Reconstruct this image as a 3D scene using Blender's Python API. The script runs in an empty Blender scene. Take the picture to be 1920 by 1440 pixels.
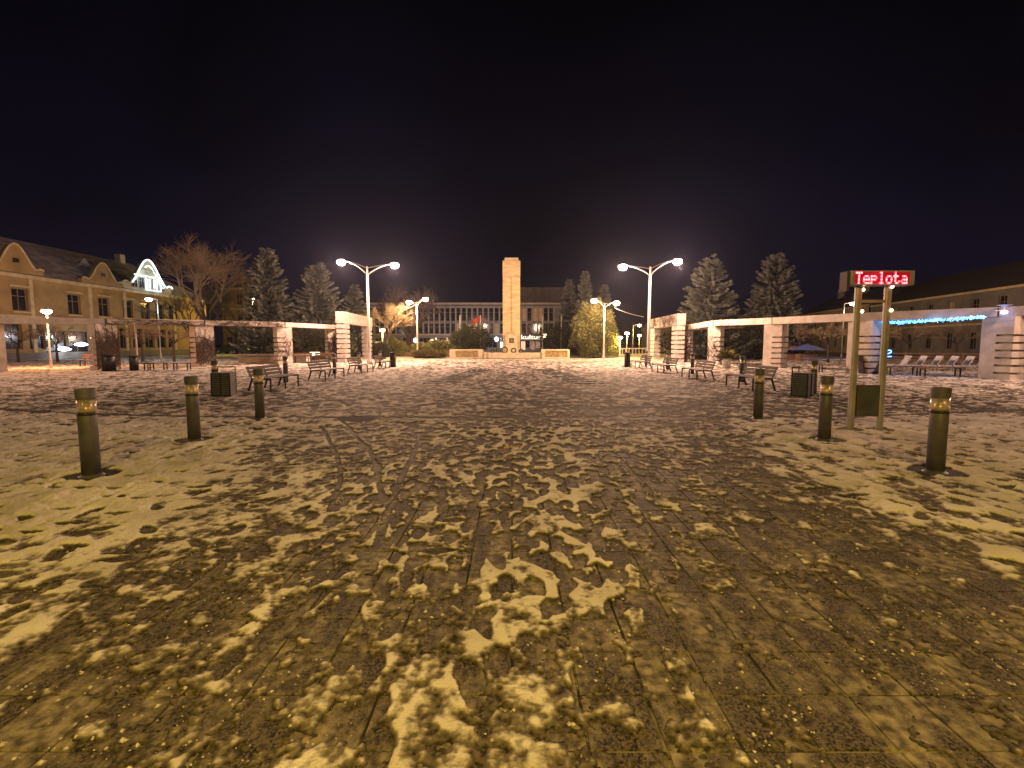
import bpy, math, random
import numpy as np
from mathutils import Vector, Matrix
random.seed(7); rng = np.random.default_rng(7)
R = math.radians; PI = math.pi
S = bpy.context.scene; C = S.collection

# ------------------------------------------------------------------ camera
CH = 1.57; F = 905.0; PITCH = math.atan(76/F)
cam = bpy.data.cameras.new('camera'); camo = bpy.data.objects.new('camera', cam); C.objects.link(camo)
cam.sensor_width = 36; cam.lens = F/1920*36; cam.clip_start = .05; cam.clip_end = 2000
camo.location = (0, 0, CH); camo.rotation_euler = (PI/2-PITCH, 0, 0); S.camera = camo
S.render.resolution_x = 1024; S.render.resolution_y = 768
S.render.engine = 'CYCLES'
S.view_settings.view_transform = 'Standard'; S.view_settings.look = 'None'
S.view_settings.gamma = 1; S.view_settings.exposure = 0.0

HAZE = .00026
# ------------------------------------------------------------------ night sky
W = bpy.data.worlds.new('World'); S.world = W; W.use_nodes = True
nt = W.node_tree; nt.nodes.clear()
wo = nt.nodes.new('ShaderNodeOutputWorld'); bg = nt.nodes.new('ShaderNodeBackground')
tc = nt.nodes.new('ShaderNodeTexCoord'); sp = nt.nodes.new('ShaderNodeSeparateXYZ')
nt.links.new(tc.outputs['Generated'], sp.inputs[0])
cr = nt.nodes.new('ShaderNodeValToRGB'); nt.links.new(sp.outputs['Z'], cr.inputs[0])
e = cr.color_ramp.elements
e[0].position = 0.0; e[0].color = (.0150, .0085, .0140, 1)
e[1].position = .62; e[1].color = (.0008, .0006, .0012, 1)
m_ = e.new(.12); m_.color = (.0085, .0066, .0180, 1)
m_ = e.new(.30); m_.color = (.0034, .0030, .0100, 1)
no = nt.nodes.new('ShaderNodeTexNoise'); no.inputs['Scale'].default_value = 2.2; no.inputs['Detail'].default_value = 4
nt.links.new(tc.outputs['Generated'], no.inputs['Vector'])
mr = nt.nodes.new('ShaderNodeMapRange'); mr.inputs[1].default_value = .35; mr.inputs[2].default_value = .7
mr.inputs[3].default_value = .25; mr.inputs[4].default_value = .95
nt.links.new(no.outputs[0], mr.inputs[0]); nt.links.new(mr.outputs[0], bg.inputs['Strength'])
nt.links.new(cr.outputs[0], bg.inputs['Color']); nt.links.new(bg.outputs[0], wo.inputs[0])

SODIUM = (1.0, .58, .30); WARM = (1.0, .575, .40); OCHRE = (1.0, .655, .10); WHITE = (.80, .90, 1.0); ORANGE = (1.0, .40, .16); YEL = (1.0, .66, .12)

# ------------------------------------------------------------------ pixel <-> place
def gy(py):
    return CH/math.tan(PITCH+math.atan((py-720)/F))
def gx(px, Y, z=0.0):
    return (px-960)/F*(Y*math.cos(PITCH)+(CH-z)*math.sin(PITCH))
def spot(px, py):
    Y = gy(py); return gx(px, Y), Y
def hz(py, Y):
    return CH-Y*math.tan(PITCH+math.atan((py-720)/F))

# ------------------------------------------------------------------ materials
def mat(name, col, rough=.6, metal=0., col2=None, scale=6., bump=0., bscale=None, spec=.5, lo=.35, hi=.65, detail=5, stretch=None, emit=None, estr=0.):
    m = bpy.data.materials.new(name); m.use_nodes = True; n = m.node_tree.nodes; L = m.node_tree.links
    b = n['Principled BSDF']; b.inputs['Roughness'].default_value = rough; b.inputs['Metallic'].default_value = metal
    b.inputs['Specular IOR Level'].default_value = spec
    t = n.new('ShaderNodeTexCoord'); g = n.new('ShaderNodeMapping'); L.new(t.outputs['Object'], g.inputs[0])
    if stretch: g.inputs['Scale'].default_value = stretch
    c2 = col2 or tuple(c*.72 for c in col)
    q = n.new('ShaderNodeTexNoise'); q.inputs['Scale'].default_value = scale; q.inputs['Detail'].default_value = detail
    L.new(g.outputs[0], q.inputs['Vector'])
    r = n.new('ShaderNodeValToRGB'); r.color_ramp.elements[0].position = lo; r.color_ramp.elements[1].position = hi
    r.color_ramp.elements[0].color = (*c2, 1); r.color_ramp.elements[1].color = (*col, 1)
    L.new(q.outputs[0], r.inputs[0]); L.new(r.outputs[0], b.inputs['Base Color'])
    if bump:
        q2 = n.new('ShaderNodeTexNoise'); q2.inputs['Scale'].default_value = bscale or scale*6; q2.inputs['Detail'].default_value = 4
        L.new(g.outputs[0], q2.inputs['Vector'])
        bp = n.new('ShaderNodeBump'); bp.inputs['Strength'].default_value = bump; bp.inputs['Distance'].default_value = .02
        L.new(q2.outputs[0], bp.inputs['Height']); L.new(bp.outputs[0], b.inputs['Normal'])
    if emit:
        b.inputs['Emission Color'].default_value = (*emit, 1); b.inputs['Emission Strength'].default_value = estr
    return m
def glow(name, col, s):
    return mat(name, (.8, .8, .8), .4, emit=col, estr=s)

M = dict(
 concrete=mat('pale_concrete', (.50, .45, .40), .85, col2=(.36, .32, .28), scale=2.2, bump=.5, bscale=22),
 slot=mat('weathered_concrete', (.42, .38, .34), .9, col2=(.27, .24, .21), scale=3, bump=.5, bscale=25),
 stone=mat('travertine', (.52, .44, .26), .8, col2=(.36, .29, .16), scale=1.2, bump=.35, bscale=14, stretch=(1, 1, 5)),
 paleconc=mat('cast_stone', (.55, .47, .33), .8, col2=(.40, .33, .22), scale=3, bump=.3, bscale=20),
 relief=mat('relief_stone', (.36, .27, .10), .7, col2=(.15, .11, .05), scale=7, bump=.4, bscale=20),
 greymetal=mat('grey_painted_metal', (.095, .09, .095), .5, .1, col2=(.062, .058, .06), scale=5, bump=.05, bscale=60),
 darkmetal=mat('dark_metal', (.035, .033, .03), .45, .5, scale=8),
 bluegrey=mat('blue_grey_slats', (.14, .15, .16), .55, .2, scale=5),
 galv=mat('galvanised_pole', (.42, .39, .36), .45, .35, col2=(.34, .31, .29), scale=3),
 signpost=mat('satin_aluminium', (.38, .36, .37), .45, .3, scale=3),
 wood=mat('dark_bench_wood', (.05, .03, .02), .7, col2=(.03, .018, .013), scale=3, stretch=(12, 1, 12), bump=.2),
 lightwood=mat('brown_bench_wood', (.20, .12, .075), .6, col2=(.12, .07, .045), scale=3, stretch=(1, 8, 8), bump=.2),
 wallyel=mat('ochre_render', (.33, .235, .10), .9, col2=(.22, .155, .065), scale=.7, bump=.15, bscale=12),
 wallcream=mat('cream_render', (.36, .31, .19), .9, col2=(.27, .23, .14), scale=.7, bump=.15, bscale=12),
 trim=mat('cream_trim', (.52, .43, .25), .8, scale=2),
 wallgrey=mat('grey_facade', (.17, .155, .14), .85, scale=1),
 wallpink=mat('grey_pink_block', (.24, .20, .19), .85, scale=1),
 mull=mat('facade_mullion', (.33, .28, .22), .7, scale=2),
 roof=mat('snowy_roof', (.30, .29, .31), .9, col2=(.13, .12, .13), scale=1.0, bump=.3, bscale=9, stretch=(1, 1, 3)),
 darkroof=mat('dark_roof', (.055, .045, .045), .85, scale=2, bump=.3),
 chim=mat('chimney_render', (.36, .32, .30), .9, scale=3),
 pane=mat('dark_window_glass', (.014, .014, .018), .08, 0, scale=2),
 curtain=mat('cream_blind', (.48, .36, .20), .8, scale=4),
 frame=mat('window_frame', (.22, .17, .11), .6, scale=5),
 bark=mat('bark', (.075, .055, .042), .95, col2=(.03, .022, .017), scale=4, stretch=(4, 4, 1), bump=.6, bscale=30),
 twig=mat('frosty_twigs', (.25, .185, .11), .9, scale=5),
 spruce=mat('spruce_needles', (.19, .20, .165), .8, col2=(.045, .06, .045), scale=1.6, lo=.38, hi=.62),
 thuja=mat('thuja_leaves', (.13, .12, .03), .75, col2=(.035, .045, .015), scale=3.2, lo=.4, hi=.6),
 darkleaf=mat('dark_hedge_leaves', (.05, .055, .022), .8, col2=(.018, .022, .01), scale=3),
 ochleaf=mat('withered_leaves', (.16, .12, .035), .8, col2=(.06, .045, .015), scale=3),
 vine=mat('bare_vine_stem', (.06, .035, .022), .9, scale=6),
 iron=mat('cast_iron', (.02, .018, .015), .85, 0, scale=9, bump=.3),
 white=mat('white_paint', (.72, .72, .70), .5, scale=4),
 carwhite=mat('white_car_paint', (.70, .70, .62), .25, scale=2),
 cardark=mat('dark_car_paint', (.03, .03, .035), .25, scale=2),
 rubber=mat('tyre_rubber', (.02, .02, .02), .8, scale=9),
 red=mat('red_cloth', (.42, .05, .03), .8, scale=3),
 green=mat('fir_wreath', (.03, .045, .018), .9, scale=20, bump=.5),
 blue=mat('blue_canvas', (.12, .17, .50), .8, scale=3),
 tan=mat('tan_canvas', (.34, .22, .12), .8, scale=3),
 plastic=mat('pale_lounger', (.50, .50, .55), .5, scale=4),
 poster=mat('poster_paper', (.60, .50, .42), .7, col2=(.33, .22, .18), scale=3.5),
 plaque=mat('black_plaque', (.02, .02, .02), .3, scale=9),
 board=mat('notice_board', (.085, .095, .085), .35, col2=(.05, .055, .05), scale=3),
 litter=mat('litter_foil', (.65, .62, .55), .3, col2=(.5, .05, .03), scale=30, lo=.47, hi=.53),
 lampwarm=glow('lit_lamp_warm', (1, .72, .46), 60), lampoch=glow('lit_lamp_ochre', (1, .66, .30), 60),
 lamporange=glow('lit_lamp_orange', (1, .50, .25), 60), lampwhite=glow('lit_lamp_white', (.85, .92, 1), 30),
 lampyel=glow('lit_lamp_yellow', (1, .74, .25), 50),
 shopglow=glow('lit_white_tube', (.75, .86, 1), 7), ledwhite=glow('white_led_outline', (.62, .84, 1), 5),
 panelwhite=glow('lit_window_white', (.45, .66, .95), .9),
 cyan=glow('cyan_fairy_light', (.03, .30, 1), 9), cyan2=glow('pale_cyan_fairy_light', (.12, .6, 1), 8),
 bluesign=glow('blue_neon', (.10, .30, 1), 7),
 ledred=glow('red_led_dot', (1, .035, .06), 8), ledpink=glow('bright_red_led_dot', (1, .09, .11), 9),
 creamlit=glow('lit_cream_panel', (1, .80, .55), 1.6), amberlit=glow('lit_amber_panel', (1, .55, .22), .55),
 ledsmall=glow('small_warm_lamp', (1, .75, .45), 10),
)
# clear glass of the bollard collars (mixed so that it stays cheap)
def clear_glass():
    m = bpy.data.materials.new('bollard_glass'); m.use_nodes = True; n = m.node_tree.nodes; L = m.node_tree.links
    n.clear(); o = n.new('ShaderNodeOutputMaterial'); t = n.new('ShaderNodeBsdfTransparent'); g = n.new('ShaderNodeBsdfGlossy')
    g.inputs['Roughness'].default_value = .12; g.inputs['Color'].default_value = (1, .95, .85, 1)
    t.inputs['Color'].default_value = (.93, .88, .78, 1)
    lw = n.new('ShaderNodeLayerWeight'); lw.inputs[0].default_value = .35; mx = n.new('ShaderNodeMixShader')
    L.new(lw.outputs['Facing'], mx.inputs[0]); L.new(t.outputs[0], mx.inputs[1]); L.new(g.outputs[0], mx.inputs[2]); df = n.new('ShaderNodeBsdfTranslucent'); df.inputs[0].default_value = (.9, .84, .70, 1); d2 = n.new('ShaderNodeBsdfDiffuse'); d2.inputs[0].default_value = (.8, .75, .62, 1); m1 = n.new('ShaderNodeMixShader'); m1.inputs[0].default_value = .5; L.new(df.outputs[0], m1.inputs[1]); L.new(d2.outputs[0], m1.inputs[2]); m2 = n.new('ShaderNodeMixShader'); m2.inputs[0].default_value = .32; L.new(mx.outputs[0], m2.inputs[1]); L.new(m1.outputs[0], m2.inputs[2]); L.new(m2.outputs[0], o.inputs[0])
    return m
M['glass'] = clear_glass()
M['reflector'] = mat('brass_reflector', (.75, .62, .30), .22, .9, col2=(.6, .48, .22), scale=8)

# ------------------------------------------------------------------ mesh builder
def link(name, me, m, parent=None, smooth=False):
    if m is not None and len(me.materials) == 0: me.materials.append(m)
    if smooth and len(me.polygons): me.polygons.foreach_set('use_smooth', np.ones(len(me.polygons), bool))
    o = bpy.data.objects.new(name, me); C.objects.link(o)
    if parent: o.parent = parent
    return o
class MB:
    def __init__(s): s.v = []; s.f = []
    def quad(s, a, b, c, d):
        i = len(s.v); s.v += [a, b, c, d]; s.f.append((i, i+1, i+2, i+3)); return s
    def box(s, x0, x1, y0, y1, z0, z1, rot=None):
        i = len(s.v); p = [(x, y, z) for z in (z0, z1) for y in (y0, y1) for x in (x0, x1)]
        if rot: p = [tuple(rot @ Vector(q)) for q in p]
        s.v += p
        s.f += [(i, i+2, i+3, i+1), (i+4, i+5, i+7, i+6), (i, i+1, i+5, i+4), (i+2, i+6, i+7, i+3), (i, i+4, i+6, i+2), (i+1, i+3, i+7, i+5)]
        return s
    def tube(s, pts, rs, n=8, cap=True):
        pts = [Vector(p) for p in pts]
        if not hasattr(rs, '__len__'): rs = [rs]*len(pts)
        i0 = len(s.v)
        for k, p in enumerate(pts):
            d = (pts[min(k+1, len(pts)-1)]-pts[max(k-1, 0)]).normalized()
            a = d.orthogonal().normalized() if k == 0 else (a-d*a.dot(d)).normalized()
            b = d.cross(a)
            for j in range(n):
                t = 2*PI*j/n; s.v.append(tuple(p+(a*math.cos(t)+b*math.sin(t))*rs[k]))
        for k in range(len(pts)-1):
            for j in range(n):
                q = i0+k*n; s.f.append((q+j, q+(j+1) % n, q+n+(j+1) % n, q+n+j))
        if cap:
            s.f.append(tuple(i0+j for j in range(n))[::-1]); q = i0+(len(pts)-1)*n; s.f.append(tuple(q+j for j in range(n)))
        return s
    def bar(s, p, q, w, h=None):
        p = Vector(p); q = Vector(q); h = h or w; d = (q-p); L = d.length; d.normalize()
        up = Vector((0, 0, 1)) if abs(d.z) < .95 else Vector((1, 0, 0))
        a = d.cross(up).normalized(); b = a.cross(d)
        i = len(s.v)
        for e_ in (p, q):
            for (u, v) in ((-1, -1), (1, -1), (1, 1), (-1, 1)): s.v.append(tuple(e_+a*(u*w/2)+b*(v*h/2)))
        s.f += [(i, i+3, i+2, i+1), (i+4, i+5, i+6, i+7)]+[(i+j, i+(j+1) % 4, i+4+(j+1) % 4, i+4+j) for j in range(4)]
        return s
    def lathe(s, prof, n=24, c=(0, 0, 0)):
        i0 = len(s.v)
        for (r, z) in prof:
            for j in range(n):
                t = 2*PI*j/n; s.v.append((c[0]+r*math.cos(t), c[1]+r*math.sin(t), c[2]+z))
        for k in range(len(prof)-1):
            for j in range(n):
                q = i0+k*n; s.f.append((q+j, q+(j+1) % n, q+n+(j+1) % n, q+n+j))
        s.f.append(tuple(i0+j for j in range(n))[::-1]); q = i0+(len(prof)-1)*n; s.f.append(tuple(q+j for j in range(n)))
        return s
    def prism(s, outline, y0, y1):      # outline in x,z
        i = len(s.v); n = len(outline)
        s.v += [(x, y0, z) for x, z in outline]+[(x, y1, z) for x, z in outline]
        s.f.append(tuple(range(i, i+n))); s.f.append(tuple(range(i+2*n-1, i+n-1, -1)))
        s.f += [(i+j, i+n+j, i+n+(j+1) % n, i+(j+1) % n) for j in range(n)]
        return s
    def mesh(s, name='mesh'):
        me = bpy.data.meshes.new(name); me.from_pydata(s.v, [], s.f); me.update(); return me
    def build(s, name, m, parent=None, smooth=False):
        return link(name, s.mesh(name), m, parent, smooth)
def npmesh(name, V, Q):
    me = bpy.data.meshes.new(name); k = Q.shape[1]
    me.vertices.add(len(V)); me.vertices.foreach_set('co', V.astype(np.float32).ravel())
    me.loops.add(Q.size); me.loops.foreach_set('vertex_index', Q.astype(np.int32).ravel())
    me.polygons.add(len(Q)); me.polygons.foreach_set('loop_start', np.arange(0, Q.size, k, dtype=np.int32))
    me.update(calc_edges=True); return me
def bevel(o, w=.01, seg=2):
    b = o.modifiers.new('bevel', 'BEVEL'); b.width = w; b.segments = seg; b.limit_method = 'ANGLE'; return o
def thing(name, label, cat, loc=(0, 0, 0), rz=0, group=None):
    o = bpy.data.objects.new(name, None); C.objects.link(o); o.location = loc; o.rotation_euler = (0, 0, rz)
    o['label'] = label; o['category'] = cat
    if group: o['group'] = group
    return o
def tag(o, label, cat, group=None):
    o['label'] = label; o['category'] = cat
    if group: o['group'] = group
    return o
def struct(o, kind='structure'): o['kind'] = kind; return o
def dup(src, loc, rz, label):
    def cp(o, par):
        c = o.copy(); C.objects.link(c); c.parent = par
        for ch in o.children: cp(ch, c)
        return c
    r = cp(src, None); r.location = loc; r.rotation_euler = (0, 0, rz); r['label'] = label
    return r
def lamp(par, loc, power, col, rad=.12):
    l = bpy.data.lights.new('lamp_light', 'POINT'); l.energy = power; l.color = col; l.shadow_soft_size = rad
    o = bpy.data.objects.new('lamp_light', l); C.objects.link(o); o.parent = par; o.location = loc; return o

# ------------------------------------------------------------------ noise for the snow
def vnoise(x, y, seed):
    r = np.random.default_rng(seed); T = r.random((256, 256)).astype(np.float32)
    xi = np.floor(x).astype(np.int64); yi = np.floor(y).astype(np.int64); fx = x-xi; fy = y-yi
    fx = fx*fx*(3-2*fx); fy = fy*fy*(3-2*fy)
    a = T[xi & 255, yi & 255]; b = T[(xi+1) & 255, yi & 255]; c = T[xi & 255, (yi+1) & 255]; d = T[(xi+1) & 255, (yi+1) & 255]
    return (a*(1-fx)+b*fx)*(1-fy)+(c*(1-fx)+d*fx)*fy
def fbm(x, y, f, seed, oct=4, g=.55, ax=1., ay=1.):
    s = 0; a = 1; t = 0
    for k in range(oct):
        c, q = math.cos(.6*k+.3), math.sin(.6*k+.3)
        if ax != ay: c, q = 1, 0
        X = (x*c-y*q)*f*ax+17.3*k; Y = (x*q+y*c)*f*ay+9.1*k
        s = s+a*(vnoise(X, Y, seed+k)*2-1); t += a; a *= g; f *= 2.03
    return s/t
def sst(a, b, x):
    t = np.clip((x-a)/(b-a), 0, 1); return t*t*(3-2*t)

def drainY(x):      # the drain channel curves away towards the sides
    return 10.1+.012*np.maximum(np.abs(x)-4, 0)**2*1.6
def cover(x, y):    # undisturbed snow: signed thickness in metres, below zero where it has worn through
    ed = 2.0+.27*y+.5*fbm(x, y, .7, 50, 2)
    side = sst(ed-.55, ed+.55, np.abs(x))*(1-sst(8.5, 12, y))
    cen = np.exp(-((x-.05-.03*y)/(.30+.13*y))**2)*(1-sst(7.5, 10.5, y))
    far = sst(6.5, 9.5, y)
    big = fbm(x, y, .9, 60, 3); med = fbm(x, y, 5.6, 70, 5, .68); fine = fbm(x, y, 17, 90, 3, .6)
    strk = fbm(x, y, 1, 110, 3, .6, 9., 1.3)
    left = sst(-.3, -1.2, x) if False else 1-sst(-1.3, -.3, x)
    inner = (1-side)*(1-far)
    lump = np.abs(fbm(x, y, 26, 95, 2, .6))
    b = -.10+.10*left*sst(1.8, 4., y)+.34*sst(2.4, 4.6, y)*(1-.6*sst(8, 11, y))-.20*sst(.5, 1.1, x)*(1-sst(5, 9, y))-.06*sst(.7, 1.3, x)*(1-sst(5, 9, y))+.46*cen+.27*side+.22*far
    n = .30*big+(1.0-.2*side)*med+(.62-.30*side)*fine+.55*strk*inner+.35*(lump-.2)*inner
    T = .024*(b+n*.95)
    T = T+side*(.009+.017*med+.014*strk)
    return T, side, far
def stamp(A, x0, y0, res, cx, cy, L, Wd, ang, floor, rim, dk=None):
    r = L*1.35; i0 = int((cx-r-x0)/res); i1 = int((cx+r-x0)/res)+2; j0 = int((cy-r-y0)/res); j1 = int((cy+r-y0)/res)+2
    if i0 < 0 or j0 < 0 or i1 >= A.shape[0] or j1 >= A.shape[1]: return
    X = x0+np.arange(i0, i1)[:, None]*res-cx; Y = y0+np.arange(j0, j1)[None, :]*res-cy
    c, s_ = math.cos(ang), math.sin(ang); u = X*c+Y*s_; v = -X*s_+Y*c
    w = Wd*(1+.22*np.tanh(u/L*3)); d = np.sqrt((u/L)**2+(v/w)**2)
    B = A[i0:i1, j0:j1]; k = 1-sst(.78, 1.05, d)
    B2 = B*(1-k)+np.minimum(B, floor)*k
    B2 = B2+rim*np.exp(-((d-1.16)/.13)**2)*(B > .002)
    A[i0:i1, j0:j1] = B2
def groove(A, x0, y0, res, pts, w, floor, rim):
    P = np.array(pts); seg = np.hypot(*np.diff(P, axis=0).T); t = np.r_[0, np.cumsum(seg)]
    q = np.arange(0, t[-1], res*2); X = np.interp(q, t, P[:, 0]); Y = np.interp(q, t, P[:, 1])
    X = X+.02*np.sin(q*2.2)
    for cx, cy in zip(X, Y): 
        if rng.random() < .96: stamp(A, x0, y0, res, cx, cy, w, w, 0, floor+.002*rng.random(), rim)

# near field raster 1 cm, far raster 4 cm
NX0, NY0, NR = -15., .6, .0125
xs = NX0+np.arange(2400)*NR; ys = NY0+np.arange(1020)*NR
GX, GY = np.meshgrid(xs, ys, indexing='ij'); N, nside, nfar = cover(GX, GY)
FX0, FY0, FR = -60., 10., .045
xf = FX0+np.arange(2670)*FR; yf = FY0+np.arange(860)*FR
HX, HY = np.meshgrid(xf, yf, indexing='ij')
FA, fs, ff = cover(HX, HY)
FA = FA*1.25+.004
def walk(A, x0, y0, res, sx, sy, ang, n, floor, rim):
    x, y = sx, sy; side = 1
    for k in range(n):
        ang += rng.normal(0, .06); x += math.cos(ang)*.62; y += math.sin(ang)*.62; side = -side
        L = rng.uniform(.125, .155); a2 = ang+rng.normal(0, .12)
        stamp(A, x0, y0, res, x-math.sin(ang)*.09*side, y+math.cos(ang)*.09*side, L, L*.42, a2, floor+rng.normal(0, .0015), rim)
for k in range(48):
    walk(N, NX0, NY0, NR, rng.normal(.1, .9), rng.uniform(.6, 3), PI/2+rng.normal(0, .16), rng.integers(10, 26), -.004, .004)
for k in range(150):
    s_ = rng.choice([-1, 1]); walk(N, NX0, NY0, NR, s_*rng.uniform(2.2, 13), rng.uniform(.8, 9), rng.uniform(0, 2*PI), rng.integers(4, 16), rng.choice([-.003, .001, .006]), .006)
for k in range(520):
    x = rng.uniform(-13, 13); y = rng.uniform(8.5, 13); stamp(N, NX0, NY0, NR, x, y, rng.uniform(.11, .16), rng.uniform(.05, .08), rng.normal(PI/2, .7), -.001, .004)
for k in range(420):
    x = rng.normal(0, 1.6); y = rng.uniform(2.4, 9.5); stamp(N, NX0, NY0, NR, x, y, rng.uniform(.12, .155), rng.uniform(.05, .065), rng.normal(PI/2, .4), -.004, .005)
for k in range(9000):
    x = rng.normal(0, 9)+rng.normal(0, 3); y = 10.5+31*rng.random()**1.25
    stamp(FA, FX0, FY0, FR, x, y, rng.uniform(.13, .22), rng.uniform(.08, .13), rng.normal(PI/2, .8), -.001, .005)
# wheel and sledge tracks, taken from the photograph as ground points
def gp(l): return [spot(a, b) for a, b in l]
for l, w in (([(600, 800), (632, 850), (636, 905), (622, 960)], .035), ([(640, 790), (690, 840), (712, 900), (722, 940)], .04), ([(785, 812), (775, 860), (748, 905), (728, 950), (715, 1010), (700, 1075)], .045),
             ([(1165, 860), (1190, 905), (1212, 960), (1232, 1020), (1262, 1080)], .04), ([(1195, 900), (1215, 1010), (1212, 1100), (1218, 1190), (1240, 1290)], .035), ([(600, 765), (520, 750), (540, 735)], .03), ([(625, 770), (545, 760), (540, 742)], .03),
             ([(1480, 1150), (1530, 1240), (1600, 1340), (1650, 1430)], .03), ([(1420, 1120), (1500, 1270), (1570, 1410)], .03)):
    groove(N, NX0, NY0, NR, gp(l), w, -.003, .004)
near_bollards = [spot(172, 893), spot(365, 826), spot(488, 785), spot(1421, 785), spot(1545, 825), spot(1753, 886)]
for (x, y) in near_bollards:
    for q in range(3): stamp(N, NX0, NY0, NR, x+rng.normal(0, .04), y+rng.normal(0, .02), .30, .27, rng.normal(0, .2), -.006, .006)
for (px, py) in ((1594, 806), (1648, 806)):
    x, y = spot(px, py); stamp(N, NX0, NY0, NR, x, y, .26, .2, 0, -.004, .008)
mx_, my_ = spot(670, 786)
stamp(N, NX0, NY0, NR, mx_, my_, .50, .42, 0, -.004, .006)
dc = np.abs(GY-drainY(GX)); N = N-.028*np.exp(-(dc/.10)**2)*(.6+.4*(fbm(GX, GY, 1.5, 130, 3) > -.2))
dc = np.abs(HY-drainY(HX)); FA = FA-.028*np.exp(-(dc/.13)**2)
for sgn in (-1, 1):                        # two rows of melted light slots in the paving
    for k in range(11):
        y = 19.2+k*.98; xc = sgn*(2.95-.11*k)+.05
        m = (np.abs(HX-xc) < .62) & (np.abs(HY-y) < .30); FA[m] = -.02
def samp(A, x0, y0, res, x, y):
    u = np.clip((x-x0)/res, 0, A.shape[0]-1.001); v = np.clip((y-y0)/res, 0, A.shape[1]-1.001)
    i = u.astype(int); j = v.astype(int); a = u-i; b = v-j
    return (A[i, j]*(1-a)+A[i+1, j]*a)*(1-b)+(A[i, j+1]*(1-a)+A[i+1, j+1]*a)*b
rows = [1.15]
while rows[-1] < 47.5: rows.append(rows[-1]+.00165*rows[-1]**1.58+.0012)
rows = np.array(rows); NC = 1020; uu = np.linspace(-1, 1, NC)
YY = np.repeat(rows[:, None], NC, 1); XX = uu[None, :]*(1.22*YY+1.6)
YY = YY+0*XX
t = np.where(YY < 12.2, samp(N, NX0, NY0, NR, XX, YY), 0.); farv = samp(FA, FX0, FY0, FR, XX, YY)
inn = (np.abs(XX) < 14.5) & (YY < 12.5); wgt = sst(11.0, 12.2, YY)*inn+(~inn)
TT = t*(1-wgt)+farv*wgt
# the rim of the plaza is drawn up in gentle banks
nearw = 1-sst(6.5, 9.5, YY); inr = nearw*(1-sst(-.4, .6, np.abs(XX)-(2.0+.27*YY)))
TT = TT+inr*(.0060*fbm(XX, YY, 30, 180, 3, .75))*(TT > -.006)*(TT < .02)
gran = .0030*fbm(XX, YY, 42, 160, 3, .7)*nearw+.0012*fbm(XX, YY, 8, 170, 2)*inr
T2 = .011*np.tanh(TT/.011)+.10*TT
TT2 = TT*(1-inr)+T2*inr
ZZ = np.where(TT2 > 0, TT2, TT2*1.5)+gran+.0015+.004*fbm(XX, YY, .8, 150, 2)*(YY > 9)
V = np.stack([XX, YY, ZZ], -1).reshape(-1, 3)
nr = len(rows); idx = np.arange(nr*NC).reshape(nr, NC)
Q = np.stack([idx[:-1, :-1], idx[:-1, 1:], idx[1:, 1:], idx[1:, :-1]], -1).reshape(-1, 4)
zf = ZZ.ravel(); keep = (zf[Q].max(1) > -.002); Q = Q[keep]
used = np.zeros(len(V), bool); used[Q.ravel()] = True; remap = np.cumsum(used)-1
snow_me = npmesh('snow', V[used], remap[Q])
snow_me.polygons.foreach_set('use_smooth', np.ones(len(Q), bool))
att = snow_me.attributes.new('depth', 'FLOAT', 'POINT'); att.data.foreach_set('value', np.clip(TT.ravel()[used]/.026, 0, 1).astype(np.float32))
print('snow verts', used.sum(), 'faces', len(Q), 'rows', nr)

def snow_mat():
    m = bpy.data.materials.new('trampled_snow'); m.use_nodes = True; n = m.node_tree.nodes; L = m.node_tree.links; b = n['Principled BSDF']
    a = n.new('ShaderNodeAttribute'); a.attribute_name = 'depth'
    g = n.new('ShaderNodeNewGeometry')
    q = n.new('ShaderNodeTexNoise'); q.inputs['Scale'].default_value = 34; q.inputs['Detail'].default_value = 6; L.new(g.outputs['Position'], q.inputs['Vector'])
    q3 = n.new('ShaderNodeTexNoise'); q3.inputs['Scale'].default_value = 1.3; q3.inputs['Detail'].default_value = 5; L.new(g.outputs['Position'], q3.inputs['Vector'])
    ad = n.new('ShaderNodeMath'); ad.operation = 'MULTIPLY_ADD'; L.new(q.outputs[0], ad.inputs[0]); ad.inputs[1].default_value = .7; L.new(a.outputs['Fac'], ad.inputs[2])
    r = n.new('ShaderNodeValToRGB'); L.new(ad.outputs[0], r.inputs[0]); e = r.color_ramp.elements
    e[0].position = .30; e[0].color = (.030, .023, .015, 1); e[1].position = 1.0; e[1].color = (.76, .72, .66, 1)
    k = e.new(.62); k.color = (.20, .17, .125, 1)
    mm = n.new('ShaderNodeMix'); mm.data_type = 'RGBA'; mm.blend_type = 'MULTIPLY'; mm.inputs[0].default_value = 1
    r3 = n.new('ShaderNodeValToRGB'); L.new(q3.outputs[0], r3.inputs[0]); r3.color_ramp.elements[0].position = .3; r3.color_ramp.elements[0].color = (.62, .60, .57, 1); r3.color_ramp.elements[1].position = .65
    L.new(r.outputs[0], mm.inputs[6]); L.new(r3.outputs[0], mm.inputs[7]); L.new(mm.outputs[2], b.inputs['Base Color'])
    b.inputs['Roughness'].default_value = .8; b.inputs['Specular IOR Level'].default_value = .15
    bp = n.new('ShaderNodeBump'); bp.inputs['Strength'].default_value = 1; bp.inputs['Distance'].default_value = .014
    q2 = n.new('ShaderNodeTexNoise'); q2.inputs['Scale'].default_value = 75; q2.inputs['Detail'].default_value = 5; L.new(g.outputs['Position'], q2.inputs['Vector'])
    L.new(q2.outputs[0], bp.inputs['Height']); L.new(bp.outputs[0], b.inputs['Normal'])
    return m
snow = link('snow', snow_me, snow_mat()); struct(snow, 'stuff')

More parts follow.
